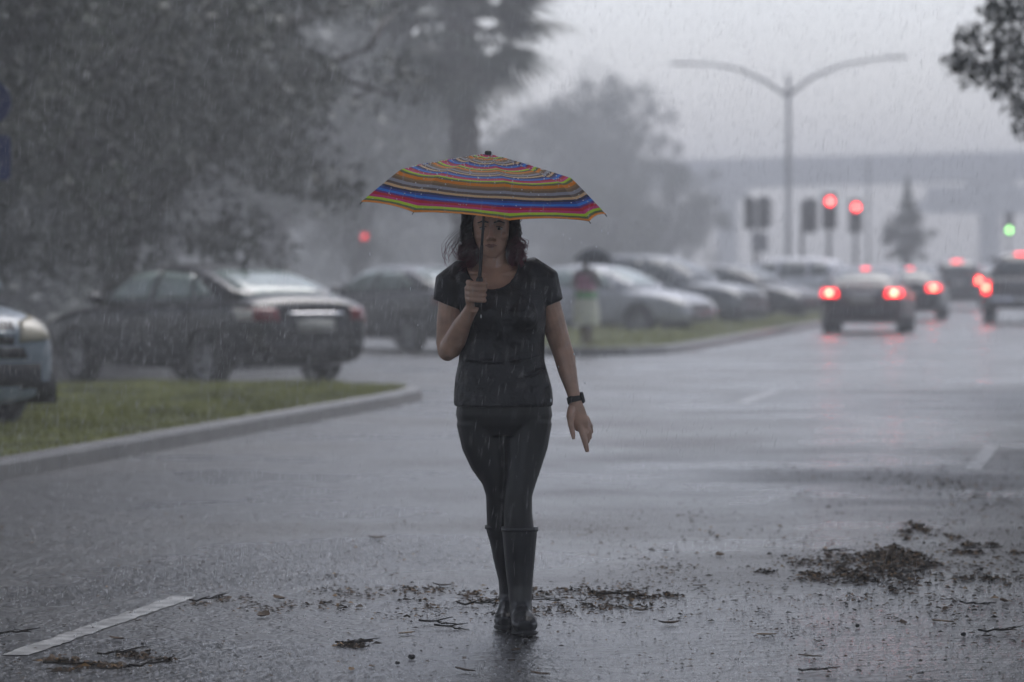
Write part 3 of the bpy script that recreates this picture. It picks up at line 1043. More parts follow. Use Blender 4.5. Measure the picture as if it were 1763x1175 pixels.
# black sedan: rear left wheel on the ground at (360, 668)
hd = Vector((-.63, .777)).normalized(); lf = Vector((-hd.y, hd.x))
rw = gnd(362, 668)
cpos = Vector((rw.x, rw.y)) - hd * (-1.42) - lf * .80
bs = car('parked_sedan', 'sedan', 'black_paint', (cpos.x, cpos.y, 0), hd, 'large black sedan with its boot towards us behind the near grass', 'car', PARK, wide_clear=True)
g = MB(); g.tube([(-.95, 0, 1.42), (-1.0, 0, 1.47), (-1.08, 0, 1.56)], [(.05, .02), (.045, .03), (.02, .02)], 8, side=(0, 1, 0)); g.build('roof_antenna', M['black_plastic'], bs, True)

# charcoal sedan half hidden by the woman
hd = Vector((-.55, .835)).normalized()
car('parked_sedan', 'sedan', 'charcoal_paint', (at(703, 0, 65).x, 65, 0), hd, 'charcoal parked sedan seen from behind, left of the woman', 'car', PARK)
# silver car, nose to the right
car('parked_sedan', 'sedan', 'silver_paint', (at(1035, 0, 80).x, 80, 0), Vector((.86, -.51)), 'silver parked car with its bonnet pointing right, behind the distant walker', 'car', PARK)
car('parked_van', 'suv', 'grey_paint', (at(1150, 0, 91).x, 91, 0), Vector((.86, -.51)), 'grey tall parked vehicle behind the silver car bonnet', 'car', PARK, glass='dark_glass')
car('parked_sedan', 'sedan', 'charcoal_paint', (at(1268, 0, 102).x, 102, 0), Vector((.80, -.6)), 'dark parked car between the grey tall vehicle and the white one', 'car', PARK, glass='dark_glass')
car('parked_van', 'suv', 'white_paint', (at(1335, 0, 114).x, 114, 0), Vector((-.93, .37)), 'white parked vehicle with arched roof left of the queue of brake lamps', 'car', PARK, glass='dark_glass')
# pale blue suv on the near grass
hd = Vector((.56, -.83)).normalized(); lf = Vector((-hd.y, hd.x))
nose = Vector((at(84, 0, 31).x, 31.0))
cpos = nose - hd * 2.2 - lf * .80
car('parked_suv', 'suv', 'blue_paint', (cpos.x, cpos.y, .105), hd, 'pale blue car with cloudy headlamp cut by the left edge', 'car', PARK, head='old_lens')

rd_ = Vector((SL, 1)).normalized()


def queue_car(kind, pm, px, d, label, name='queueing_car', nose_off=2.4, cat='car'):
    rear = at(px, 0, d)
    p = Vector((rear.x, rear.y)) + rd_ * nose_off
    return car(name, kind, pm, (p.x, p.y, 0), rd_, label, cat, QUEUE, lit=True, glass='dark_glass')


queue_car('sedan', 'maroon_paint', 1483, 81, 'dark sedan with three red brake lamps, nearest of the left lane queue')
queue_car('sedan', 'charcoal_paint', 1562, 101, 'dark sedan right ahead of the nearest queueing sedan, brake lamps lit')
queue_car('suv', 'charcoal_paint', 1646, 127, 'faint tall car third in the left lane queue', nose_off=2.3)
queue_car('sedan', 'grey_paint', 1684, 163, 'faint far car with small red lamps fourth in the left lane queue')
queue_car('pickup', 'bronze_paint', 1757, 95, 'grey pickup truck with lit brake lamps cut by the right edge', 'pickup_truck', 2.72, 'truck')

# ------------------------------------------------------------------ street furniture


def street_lamp():
    b = at(1357, 460, 150)
    o = empty('street_lamp', (b.x, 150, 0))
    k = 150 / FPX
    top = HC + (HOR - 130) * k
    mb = MB(); mb.tube([(0, 0, 0), (0, 0, .5), (0, 0, .52), (0, 0, top)], [.19, .19, .13, .085], 14); mb.build('pole', M['steel'], o, True)
    for s, pts in ((-1, [(0, 168), (-40, 140), (-85, 120), (-130, 112), (-165, 111)]), (1, [(0, 165), (42, 133), (92, 113), (140, 104), (170, 100)])):
        P_ = [(x * k, 0, HC + (HOR - y) * k) for x, y in pts]
        mb = MB(); mb.tube(P_, [.075, .07, .06, .05, .045], 10); a = mb.build('arm', M['steel'], o, True)
        ex, ez = P_[-1][0], P_[-1][2]
        mb = MB(); mb.tube([(ex - s * .15, 0, ez), (ex + s * .2, 0, ez + .02), (ex + s * .75, 0, ez + .02), (ex + s * .85, 0, ez + .01)], [(.06, .05), (.14, .07), (.13, .06), (.04, .03)], 10, side=(0, 1, 0))
        mb.build('luminaire', M['steel'], o, True)
    tag(o, 'tall grey street lamp with two curved arms against the sky', 'street lamp')


street_lamp()


def signal(px, py, d, label, lit=None, heads=1, facing=0.0, off=0.0, red='signal_red'):
    """post-mounted signal; py is the height of the upper lens"""
    p = at(px, py, d)
    o = empty('traffic_signal', (p.x, d, 0), facing)
    z = p.z
    mb = MB(); mb.tube([(0, .12, 0), (0, .12, z + .15)], .07, 10); mb.lathe([(.18, 0), (.18, .3), (.09, .5)], 12, 'Z', (0, .12, 0)); mb.build('post', M['dark_steel'], o, True)
    hs_ = [off] if heads == 1 else [-.42 + off, .42 + off]
    for hx in hs_:
        mb = MB(); mb.box((hx, 0, z - .33), (.36, .2, 1.08)); mb.box((hx, .1, z - .33), (.5, .02, 1.22))
        hd_ = mb.build('signal_head', M['black_plastic'], o)
        for k in range(3):
            zz = z - .33 * k
            mb = MB(); mb.lathe([(0, -.115), (.08, -.122), (.135, -.105)], 18, 'Y', (hx, 0, zz))
            on = lit == k
            ln = mb.build('lens', (M[red] if k == 0 else M['signal_green']) if on else M['lens_off'], hd_, True)
            if on and k == 0 and red == 'signal_red':
                MB().ball((hx, -.125, zz), (.045, .012, .045)).build('lit_core', M['signal_core'], hd_, True)
            if on: ln['label'] = 'glowing red lens' if k == 0 else 'glowing green lens'
            mb = MB()
            n = 10; vs, fs = [], []
            for i in range(n + 1):
                a = R(-20 + 220 * i / n)
                vs += [(hx + math.cos(a) * .15, -.10, zz + math.sin(a) * .15), (hx + math.cos(a) * .15, -.30, zz + math.sin(a) * .15 - .02)]
                if i: fs.append((2 * i - 2, 2 * i - 1, 2 * i + 1, 2 * i))
            mb.add(vs, fs); mb.build('visor', M['black_plastic'], hd_, True, fix=False)
        if abs(hx) > .01:
            mb = MB(); mb.box((hx / 2, .06, z - .1), (abs(hx), .05, .05)); mb.box((hx / 2, .06, z - .62), (abs(hx), .05, .05)); mb.build('bracket', M['dark_steel'], o)
    tag(o, label, 'traffic light', 'traffic signals at the junction')
    return o


signal(1428, 347, 130, 'red lit traffic signal, left and brighter of the two', 0)
signal(1473, 357, 140, 'red lit traffic signal, right and lower of the two', 0)
signal(1304, 352, 142, 'dark pair of signal heads on one post left of the street lamp', None, 2, 2.2)
signal(1384, 356, 136, 'dark signal head on a post just right of the street lamp pole', None, 1, 2.5, -.3)
signal(1737, 375, 205, 'distant green lit traffic signal near the right edge', 2, 1)
signal(628, 408, 150, 'small red signal lamp seen faintly beneath the trees left of the umbrella', 0, red='signal_dim')


def sign_post(px, d, parts, zt, label, post_r=.03):
    b = at(px, 460, d)
    o = empty('road_sign', (b.x, d, 0))
    mb = MB(); mb.tube([(0, .05, 0), (0, .05, zt)], post_r, 8); mb.build('post', M['dark_steel'], o, True)
    for nm, shape, (cx, cz, w, h), m in parts:
        mb = MB()
        if shape == 'round':
            mb.lathe([(0, -.004), (w / 2, -.004), (w / 2, .004), (0, .004)], 32, 'Y', (cx, 0, cz))
        else:
            ps = []
            rr = min(w, h) * .12
            for (sx, sz, a0) in ((1, 1, 0), (-1, 1, 90), (-1, -1, 180), (1, -1, 270)):
                for i in range(5):
                    a = R(a0 + 22.5 * i)
                    ps.append((cx + sx * (w / 2 - rr) + rr * math.cos(a), cz + sz * (h / 2 - rr) + rr * math.sin(a)))
            n = len(ps)
            mb.add([(x, -.004, z) for x, z in ps] + [(x, .004, z) for x, z in ps], [tuple(range(n)), tuple(range(2 * n - 1, n - 1, -1))] + [(i, (i + 1) % n, n + (i + 1) % n, n + i) for i in range(n)])
        mb.build(nm, m, o)
    tag(o, label, 'sign')
    return o


k33 = 33 / FPX
sign_post(-18, 33, [('round_panel', 'round', (-.0, HC + (HOR - 177) * k33, .385, .385), M['sign_blue']),
                    ('square_panel', 'rect', (-.01, HC + (HOR - 272) * k33, .39, .385), M['sign_blue'])], 3.2, 'round and square blue signs on one post cut by the left edge')
sign_post(1308, 138, [('panel', 'rect', (0, HC + (HOR - 418) * 138 / FPX, .6, .68), M['sign_back'])], 2.9, 'small square grey sign under the dark pair of signal heads')
# plain tall post behind the signals
b = at(1495, 460, 155)
o = empty('utility_pole', (b.x, 155, 0))
mb = MB(); mb.tube([(0, 0, 0), (0, 0, 5.7)], [.06, .04], 10); mb.build('post', M['steel'], o, True)
mb = MB(); mb.ball((0, 0, 5.72), (.07, .07, .06)); mb.build('cap', M['steel'], o, True)
tag(o, 'plain thin grey pole right of the red traffic signals', 'pole')

# ------------------------------------------------------------------ the woman
def vattr(me, name, vals):
    a = me.attributes.new(name, 'FLOAT', 'POINT')
    a.data.foreach_set('value', np.asarray(vals, dtype=np.float32))


M['skin'] = mat('skin', (0.54, 0.335, 0.24), 0.40, noise=(16, 0.22), bump=(45, 0.5, 0.003), coat=.15)
M['shirt'] = mat('black_wet_jersey', (0.011, 0.011, 0.015), 0.5, noise=(9, 0.35), bump=(11, 0.9, 0.03))
M['leggings'] = mat('black_leggings', (0.005, 0.005, 0.007), 0.45, noise=(9, 0.2), bump=(26, 0.25, 0.006))
M['boot'] = mat('black_rubber_boot', (0.016, 0.016, 0.019), 0.3, noise=(9, 0.2), bump=(22, 0.25, 0.006))
M['lips'] = mat('lips', (0.27, 0.115, 0.095), 0.35, noise=(40, 0.1))
M['eye_white'] = mat('eye_white', (0.5, 0.48, 0.46), 0.2, noise=(40, 0.05))
M['iris'] = mat('iris', (0.03, 0.02, 0.015), 0.15, noise=(60, 0.2))
M['brow'] = mat('brow_hair', (0.018, 0.011, 0.010), 0.6, noise=(80, 0.3))


def hair_mat():
    m = mat('dark_hair_with_red_ends', (0.02, 0.012, 0.012), 0.42)
    t, N, L, p = nodes(m)
    a = N.new('ShaderNodeAttribute'); a.attribute_name = 'along'
    r = N.new('ShaderNodeValToRGB')
    r.color_ramp.elements[0].position = .45; r.color_ramp.elements[0].color = (0.016, 0.009, 0.009, 1)
    r.color_ramp.elements[1].position = 1.0; r.color_ramp.elements[1].color = (0.20, 0.028, 0.06, 1)
    L.new(a.outputs['Fac'], r.inputs[0]); L.new(r.outputs[0], p.inputs['Base Color'])
    return m


M['hair'] = hair_mat()


def woman():
    root = empty('person', ((868 - CX) / 446.0, 14.86, 0))
    hx = -.050
    # ---- skin: one continuous surface
    b = MB()
    b.loft([(z, hx + dx, cy, hw, hd_) for z, dx, cy, hw, hd_ in (
        (1.447, .003, -.062, .018, .014), (1.458, .003, -.055, .034, .030), (1.475, .003, -.040, .048, .052), (1.50, .002, -.018, .060, .076), (1.53, 0, -.006, .068, .089),
        (1.56, 0, 0, .0725, .095), (1.60, 0, .004, .0745, .097), (1.63, 0, .006, .066, .086), (1.65, 0, .008, .045, .06), (1.66, 0, .008, .015, .02))], 28, 2.1)
    # nose, brow, cheeks, mouth, chin, ears
    b.tube([(hx, -.088, 1.568), (hx, -.103, 1.545), (hx, -.117, 1.522), (hx, -.108, 1.514)], [.008, .0095, .0125, .010], 10)
    b.ball((hx - .012, -.100, 1.518), (.009, .011, .008)); b.ball((hx + .012, -.100, 1.518), (.009, .011, .008))
    for s in (-1, 1):
        b.tube([(hx + s * .008, -.094, 1.577), (hx + s * .03, -.089, 1.583), (hx + s * .05, -.070, 1.576)], [.007, .009, .006], 8)
        b.ball((hx + s * .040, -.066, 1.528), (.022, .02, .018))
        b.ball((hx + s * .075, .012, 1.543), (.009, .018, .03), Matrix.Rotation(s * .2, 3, 'Z'))
    b.ball((hx, -.086, 1.4935), (.024, .012, .0055)); b.ball((hx, -.083, 1.484), (.020, .012, .006)); b.ball((hx, -.070, 1.458), (.018, .014, .013))
    # neck and trunk
    b.tube([(hx + .004, .018, 1.53), (hx + .006, .012, 1.45), (-.042, .022, 1.40), (-.04, .03, 1.36)], [(.055, .06), (.053, .056), (.060, .062), (.09, .07)], 18, side=(1, 0, 0))
    b.loft([(.80, 0, .02, .16, .11), (.86, 0, .025, .172, .118), (.93, -.004, .015, .160, .108), (1.045, -.01, 0, .142, .095), (1.13, -.006, 0, .143, .098), (1.22, -.004, -.005, .150, .112),
            (1.30, -.012, .004, .158, .106), (1.345, -.022, .012, .166, .090), (1.385, -.030, .02, .140, .072), (1.415, -.036, .024, .085, .058), (1.43, -.04, .024, .05, .05)], 30, 2.4)
    for s in (-1, 1):
        b.ball((-.005 + s * .068, -.075, 1.225), (.064, .06, .064))
        b.tube([(-.04, -.046, 1.375), (-.04 + s * .07, -.05, 1.386), (-.04 + s * .13, -.02, 1.395)], [.007, .008, .008], 8)   # collar bones
    # her right arm (left in the picture), bent, carrying the umbrella
    sR, eR, wR = Vector((-.196, .015, 1.345)), Vector((-.224, .015, 1.085)), Vector((-.128, -.165, 1.245))
    b.tube([(-.13, .02, 1.365), sR, sR.lerp(eR, .3), sR.lerp(eR, .6), sR.lerp(eR, .9), eR + Vector((.002, -.003, -.012))], [.05, .055, .052, .050, .043, .034], 16)
    ax = wR - eR
    b.tube([eR + Vector((-.002, .01, -.012)), eR + ax * .14 + Vector((.004, -.008, -.010)), eR + ax * .36 + Vector((.006, -.006, -.006)), eR + ax * .65, eR + ax * .9, wR + ax * .08], [.033, .044, .044, .035, .027, .026], 16)
    # fist round the handle
    A = Vector((.069, -.10, 1)).normalized()
    G = Vector((-.097, -.212, 1.313))
    b.tube([wR, wR + Vector((.006, -.012, .02)), G + Vector((-.030, .024, -.012)), G + Vector((-.034, .016, .026))], [(.024, .026), (.028, .022), (.036, .020), (.030, .018)], 12, side=(.3, 1, 0))
    for i, s in enumerate((.034, .0125, -.009, -.029)):
        q = G + A * s
        k = (1, 1.06, 1, .9)[i]
        b.tube([q + Vector((-.034 * k, .022, .006)), q + Vector((-.043 * k, -.004, .005)), q + Vector((-.030 * k, -.0275, .002)), q + Vector((-.004, -.0325, -.001)), q + Vector((.020, -.024, -.002)), q + Vector((.0255, -.004, -.002)), q + Vector((.017, .006, -.002))],
               [.0095, .0105, .0100, .0094, .0092, .0086, .0070], 10)
    b.tube([G + Vector((-.026, .026, .0)), G + Vector((-.010, .034, .030)), G + Vector((.014, .022, .046)), G + Vector((.024, .0, .050))], [.014, .013, .0115, .009], 10)
    # her left arm (right in the picture), hanging
    sL, eL, wL = Vector((.142, .02, 1.355)), Vector((.222, .045, 1.095)), Vector((.272, .0, .905))
    b.tube([(.08, .02, 1.37), sL, sL.lerp(eL, .35), sL.lerp(eL, .7), eL, eL.lerp(wL, .2) + Vector((.003, 0, 0)), eL.lerp(wL, .5), eL.lerp(wL, .85), wL], [.048, .055, .050, .046, .041, .0415, .036, .0265, .0250], 16)
    b.tube([wL, (.275, -.002, .885), (.283, -.004, .845), (.293, -.004, .805), (.303, -.004, .782)], [(.025, .022), (.027, .019), (.036, .017), (.037, .016), (.026, .012)], 14, side=(1, -.25, 0))
    # index pointing down, others curled, thumb hanging from the side of the palm
    b.tube([(.294, -.006, .805), (.304, -.010, .765), (.3145, -.012, .727), (.3225, -.009, .694)], [.0155, .0135, .0115, .0088], 10)
    for (x, y, z, k) in ((.311, .0, .798, 1.25), (.320, .006, .808, 1.15), (.325, .012, .822, 1.0)):
        b.tube([(x - .008, y, z + .01), (x + .008, y - .006, z - .026 * k), (x + .012, y + .010, z - .052 * k), (x + .001, y + .032, z - .054 * k), (x - .010, y + .034, z - .034 * k)], [.0105, .0105, .0098, .009, .0075], 9)
    b.tube([(.262, -.010, .868), (.2545, -.022, .835), (.258, -.030, .798), (.266, -.033, .765), (.268, -.034, .744)], [.016, .0155, .0118, .0100, .0068], 10)
    # legs inside the leggings
    for pts in (FL, RL):
        b.tube([p[0] for p in pts], [(p[1] - .008, p[2] - .008) for p in pts], 18, side=(1, 0, 0))
    me = remesh(b, .0036, 3, M['skin'])
    body = link('body', me, root)
    tag(body, label='bare arms, neck and face')

    # ---- t-shirt
    s_ = MB()
    s_.loft([(.872, -.003, .012, .190, .146), (.90, -.003, .012, .191, .147), (.94, -.004, .010, .188, .140), (.985, -.008, .004, .180, .130), (1.045, -.010, 0, .165, .118), (1.13, -.005, 0, .160, .118), (1.22, -.003, -.006, .165, .132),
             (1.30, -.012, .004, .172, .120), (1.35, -.022, .012, .180, .103), (1.39, -.031, .02, .155, .085), (1.42, -.036, .024, .098, .071), (1.437, -.04, .024, .06, .06)], 36, 2.4)
    for s in (-1, 1):
        s_.ball((-.004 + s * .068, -.086, 1.222), (.068, .062, .068))
    # folds that drag across the waist and hem
    for (x0, z0, x1, z1, r_) in ((-.17, .955, -.05, .925, .012), (-.172, 1.00, -.06, .975, .012), (.16, 1.02, .04, .985, .012), (.175, .955, .05, .935, .011), (-.15, 1.06, .0, 1.045, .010), (.15, 1.075, .02, 1.05, .010),
                                 (-.178, .905, -.02, .892, .012), (.178, .918, .03, .900, .011)):
        def yy(x): return -.132 * math.sqrt(max(0, 1 - (x / .19) ** 2)) - .002
        xm, zm = (x0 + x1) / 2, (z0 + z1) / 2 - .006
        s_.tube([(x0, yy(x0), z0), (xm, yy(xm), zm), (x1, yy(x1) + .01, z1)], [r_ * .4, r_ * .55, r_ * .25], 8)
    # sleeves, ends tilted with the arm
    e1 = sR.lerp(eR, .30)
    s_.tube([(-.10, .02, 1.375), (-.165, .018, 1.372), sR + Vector((-.004, 0, .0)), e1 + Vector((-.006, 0, .006)), e1 + Vector((-.010, 0, -.004))], [.058, .066, .070, .0655, .0640], 22)
    e2 = sL.lerp(eL, .34)
    s_.tube([(.05, .02, 1.375), (.105, .02, 1.384), sL + Vector((.002, 0, .002)), e2 + Vector((-.002, 0, .006)), e2 + Vector((.002, 0, -.004))], [.056, .066, .070, .062, .0605], 22)
    me = remesh(s_, .0042, 14, M['shirt'])
    # scoop neck: open the cloth over the breastbone and round the neck
    bm = bmesh.new(); bm.from_mesh(me)
    dead = []
    for v in bm.verts:
        x, y, z = v.co
        ex = ((x + .046) / .100) ** 2 + ((z - 1.432) / .108) ** 2
        if (ex < 1 and y < .03) or (z > 1.405 and abs(x + .04) < .078):
            dead.append(v)
    bmesh.ops.delete(bm, geom=dead, context='VERTS')
    for _ in range(6):
        bv = [v for v in bm.verts if v.is_boundary]
        bmesh.ops.smooth_vert(bm, verts=bv, factor=.5, use_axis_x=True, use_axis_y=True, use_axis_z=True)
    edge_pts = [e for e in bm.edges if e.is_boundary]
    # narrow band along the neckline
    nb = MB()
    for e in edge_pts:
        nb.tube([e.verts[0].co.copy(), e.verts[1].co.copy()], .0042, 5)
    bm.to_mesh(me); bm.free()
    me = evaluated(me, [('SOLIDIFY', dict(thickness=.003, offset=0.0))])
    me.polygons.foreach_set('use_smooth', [True] * len(me.polygons))
    shirt = link('t_shirt', me, root)
    nb.build('neckband', M['shirt'], shirt, True)

    # ---- leggings
    l_ = MB()
    l_.loft([(.76, 0, .024, .150, .10), (.80, 0, .026, .176, .122), (.835, 0, .028, .188, .130), (.875, -.001, .024, .183, .126), (.93, -.005, .014, .168, .112)], 32, 2.4)
    for pts in (FL, RL):
        l_.tube([p[0] for p in pts], [(p[1], p[2]) for p in pts], 22, side=(1, 0, 0))
    for s in (-1, 1):
        l_.ball((s * .085, .085, .84), (.09, .075, .09))
    link('leggings', remesh(l_, .0042, 16, M['leggings']), root)

    # ---- boots
    def boot(shaft, foot, sole):
        q = MB()
        q.tube([p[0] for p in shaft], [(p[1], p[2]) for p in shaft], 22, side=(1, 0, 0))
        q.tube([p[0] for p in foot], [(p[1], p[2]) for p in foot], 18, side=(1, 0, 0))
        o = link('boot', remesh(q, .0042, 4, M['boot']), root)
        sh = shaft[0]
        MB().tube([Vector(sh[0]) + Vector((0, 0, -.012)), Vector(sh[0]) + Vector((0, 0, .004))], [(sh[1] + .003, sh[2] + .003)] * 2, 22, side=(1, 0, 0)).build('boot_cuff', M['boot'], o, True)
        MB().tube([p[0] for p in sole], [(p[1], p[2]) for p in sole], 18, side=(1, 0, 0)).build('sole', M['black_plastic'], o, True)
    boot([((.060, -.043, .402), .069, .074), ((.060, -.040, .34), .064, .072), ((.060, -.035, .26), .0565, .064), ((.0615, -.038, .18), .0485, .054), ((.063, -.045, .115), .044, .052), ((.066, -.055, .06), .043, .06)],
         [((.064, .02, .042), .036, .034), ((.066, -.04, .05), .040, .044), ((.070, -.11, .056), .043, .048), ((.076, -.18, .050), .050, .043), ((.080, -.235, .045), .049, .036), ((.082, -.268, .040), .030, .024)],
         [((.064, .045, .012), .030, .011), ((.066, -.03, .012), .040, .012), ((.074, -.13, .012), .046, .012), ((.079, -.21, .013), .053, .0125), ((.082, -.262, .015), .046, .012), ((.083, -.283, .017), .024, .010)])
    boot([((-.013, .085, .402), .060, .070), ((-.002, .105, .335), .053, .066), ((.006, .125, .27), .048, .060), ((.018, .15, .19), .042, .05), ((.020, .165, .14), .040, .05), ((.018, .165, .10), .040, .056)],
         [((.020, .235, .105), .032, .034), ((.018, .18, .085), .038, .046), ((.014, .11, .062), .041, .046), ((.008, .05, .047), .045, .038), ((.004, .0, .040), .044, .032), ((.003, -.028, .035), .028, .022)],
         [((.020, .262, .078), .028, .011), ((.017, .19, .050), .038, .012), ((.010, .09, .019), .044, .012), ((.005, .03, .013), .047, .012), ((.003, -.015, .013), .043, .012), ((.003, -.040, .015), .022, .010)])

    # ---- face details
    for s in (-1, 1):
        e = MB().ball((hx + s * .030, -.0815, 1.5575), (.0135, .0105, .0065)).build('eye', M['eye_white'], root, True)
        MB().ball((hx + s * .030, -.0895, 1.5570), (.0058, .0038, .0055)).build('iris', M['iris'], e, True)
        MB().tube([(hx + s * .016, -.0905, 1.5640), (hx + s * .030, -.0925, 1.5655), (hx + s * .0455, -.083, 1.5605)], [.0016, .0022, .0014], 6).build('eyelashes', M['brow'], e, True)
        MB().tube([(hx + s * .010, -.1015, 1.5805), (hx + s * .030, -.0985, 1.5870), (hx + s * .052, -.0780, 1.5795)], [.003, .0036, .002], 8, side=(0, 0, 1)).build('eyebrow', M['brow'], root, True)
    lp = MB()
    lp.tube([(hx - .023, -.0870, 1.4915), (hx - .008, -.0985, 1.4955), (hx, -.0985, 1.4940), (hx + .008, -.0985, 1.4955), (hx + .023, -.0870, 1.4915)], [.0016, .0035, .0033, .0035, .0016], 8)
    lp.tube([(hx - .020, -.0870, 1.4900), (hx, -.0965, 1.4865), (hx + .020, -.0870, 1.4900)], [.0016, .0042, .0016], 8)
    lp.build('lips', M['lips'], root, True)

    # ---- hair: scalp shell plus strands
    hm = MB()
    hm.loft([(1.50, hx, .052, .058, .050), (1.53, hx, .034, .073, .073), (1.56, hx, .026, .081, .086), (1.60, hx, .016, .0835, .096), (1.635, hx, .012, .074, .092), (1.66, hx, .012, .052, .066), (1.672, hx, .012, .02, .024)], 24, 2.1)
    cap = link('hair', remesh(hm, .006, 2, M['hair']), root)
    vattr(cap.data, 'along', [0.0] * len(cap.data.vertices))
    rd = random.Random(5)
    vs, fs, al = [], [], []

    def strand(P_, r0, r1):
        n = len(P_)
        o_ = len(vs)
        for i, p in enumerate(P_):
            t = i / (n - 1)
            rr = r0 + (r1 - r0) * t
            for k in range(3):
                a = 2 * math.pi * k / 3
                vs.append((p.x + math.cos(a) * rr, p.y + math.sin(a) * rr, p.z + .3 * rr * math.sin(a + 1)))
                al.append(t)
        for i in range(n - 1):
            for k in range(3):
                fs.append((o_ + i * 3 + k, o_ + i * 3 + (k + 1) % 3, o_ + (i + 1) * 3 + (k + 1) % 3, o_ + (i + 1) * 3 + k))

    locks = [(rd.uniform(0, 6.28), rd.uniform(1.6, 2.8), rd.uniform(.010, .026), rd.uniform(-.016, .022), rd.uniform(-.035, .05)) for _ in range(46)]
    for i in range(1250):
        lk = locks[i % 46]
        az = -118 + 236 * ((i % 46) * 19 % 46 + rd.gauss(.5, .33)) / 46     # 0 = back of head
        s = math.sin(R(az)); c = math.cos(R(az))
        zr = rd.uniform(1.56, 1.665)
        q = math.sqrt(max(.02, 1 - ((zr - 1.585) / .09) ** 2))
        root_p = Vector((hx + .078 * s * q, .012 + .092 * c * q, zr))
        side_ = 1 if s > 0 else -1
        L_ = rd.uniform(.75, 1.15)
        ph = lk[0] + rd.gauss(0, .35); fr = lk[1]; am = lk[2] * rd.uniform(.7, 1.2)
        left = side_ < 0
        low = (1.405 if left else 1.425) + lk[4] + rd.uniform(-.012, .016)
        out = (.097 if left else .089) + lk[3] + rd.gauss(0, .004)
        P_ = []
        n = 12
        for j in range(n + 1):
            t = j / n
            z = zr + (low - zr) * t
            # follow the skull, then drop along the neck and flick out
            w = out * (1 - .12 * t) + (.020 if left else .030) * max(0, t - .72) * 3.0
            x = hx + s * w if t > .12 else root_p.x + (hx + s * w - root_p.x) * t / .12
            yb = .012 + .085 * c * (1 - .35 * t) - (.022 * abs(s) * t)
            y = root_p.y + (yb - root_p.y) * min(1, t * 4)
            wob = am * t * 1.6
            P_.append(Vector((x + math.sin(ph + t * 6.28 * fr) * wob, y + math.cos(ph + t * 6.28 * fr) * wob, z)))
        strand(P_, .0021, .0011)
    # loose wisps blown out on both sides
    for i in range(34):
        ph = rd.uniform(0, 6.28)
        z0 = rd.uniform(1.50, 1.60)
        ex_, ez = rd.uniform(-.255, -.15), rd.uniform(1.40, 1.47)
        P_ = []
        for j in range(15):
            t = j / 14
            x = hx - .085 + (ex_ - hx + .085) * math.sin(t * 1.57) ** 1.3 + math.sin(ph + t * 8) * .009 * t
            z = z0 + (ez - z0) * t + .02 * math.sin(t * 3.1) + math.cos(ph + t * 7) * .007 * t
            if t > .8: x += (t - .8) * .12 * (1 if i % 2 else -.3)
            P_.append(Vector((x, .02 + .02 * math.sin(ph), z)))
        strand(P_, .0013, .0007)
    for i in range(26):
        ph = rd.uniform(0, 6.28)
        z0 = rd.uniform(1.46, 1.54)
        ex_, ez = rd.uniform(.030, .082), rd.uniform(1.435, 1.47)
        P_ = []
        for j in range(11):
            t = j / 10
            P_.append(Vector((hx + .082 + (ex_ - hx - .082) * t ** 1.6 + math.sin(ph + t * 7) * .006 * t, .0 + .02 * math.sin(ph), z0 + (ez - z0) * math.sin(t * 1.57) + math.cos(ph + t * 6) * .005 * t)))
        strand(P_, .0016, .0007)
    me = npmesh('hair_strands', np.array(vs), np.array(fs), M['hair'], True)
    vattr(me, 'along', al)
    link('hair_strands', me, cap)

    # ---- wristwatch
    w = MB()
    dirv = (wL - eL).normalized()
    c0 = wL + Vector((-.001, 0, -.008))
    aa = Vector((1, -.25, 0)); aa = (aa - dirv * aa.dot(dirv)).normalized(); bb = dirv.cross(aa)
    w.tube([c0 - dirv * .013, c0 - dirv * .012, c0 + dirv * .012, c0 + dirv * .013], [(.026, .023), (.0285, .0255), (.0285, .0255), (.026, .023)], 22, side=aa)
    wt = w.build('watch_strap', M['black_plastic'], root, True)
    rot = Matrix((aa, bb, dirv)).transposed()
    ang = R(-32)
    rm = rot @ Matrix.Rotation(ang, 3, 'Z')
    nrm = rm @ Vector((1, 0, 0))
    cc = c0 + nrm * .030
    bmq = MB(); bmq.box(cc, (.013, .038, .044), rm)
    me = bmq.mesh('watch_case', M['dark_steel']); fixn(me)
    me = evaluated(me, [('BEVEL', dict(width=.005, segments=3))])
    case = link('watch_case', me, wt)
    MB().box(cc + nrm * .0056, (.004, .030, .036), rm).build('watch_face', M['iris'], wt)
    tag(root, 'woman in black T-shirt, leggings and rubber boots walking under a striped umbrella', 'person')


FL = [((.078, .026, .90), .072, .085), ((.090, .022, .80), .096, .112), ((.082, .005, .72), .088, .100), ((.073, -.018, .65), .074, .086), ((.063, -.040, .585), .0615, .074), ((.054, -.055, .53), .0545, .063), ((.053, -.054, .46), .0560, .062), ((.058, -.046, .37), .061, .066)]
RL = [((-.078, .026, .90), .072, .085), ((-.090, .028, .80), .096, .112), ((-.077, .022, .72), .088, .100), ((-.055, .018, .65), .076, .086), ((-.030, .016, .585), .058, .074), ((-.018, .018, .53), .0535, .062), ((-.015, .045, .46), .0545, .060), ((-.012, .088, .37), .054, .062)]
woman()

# ------------------------------------------------------------------ her umbrella


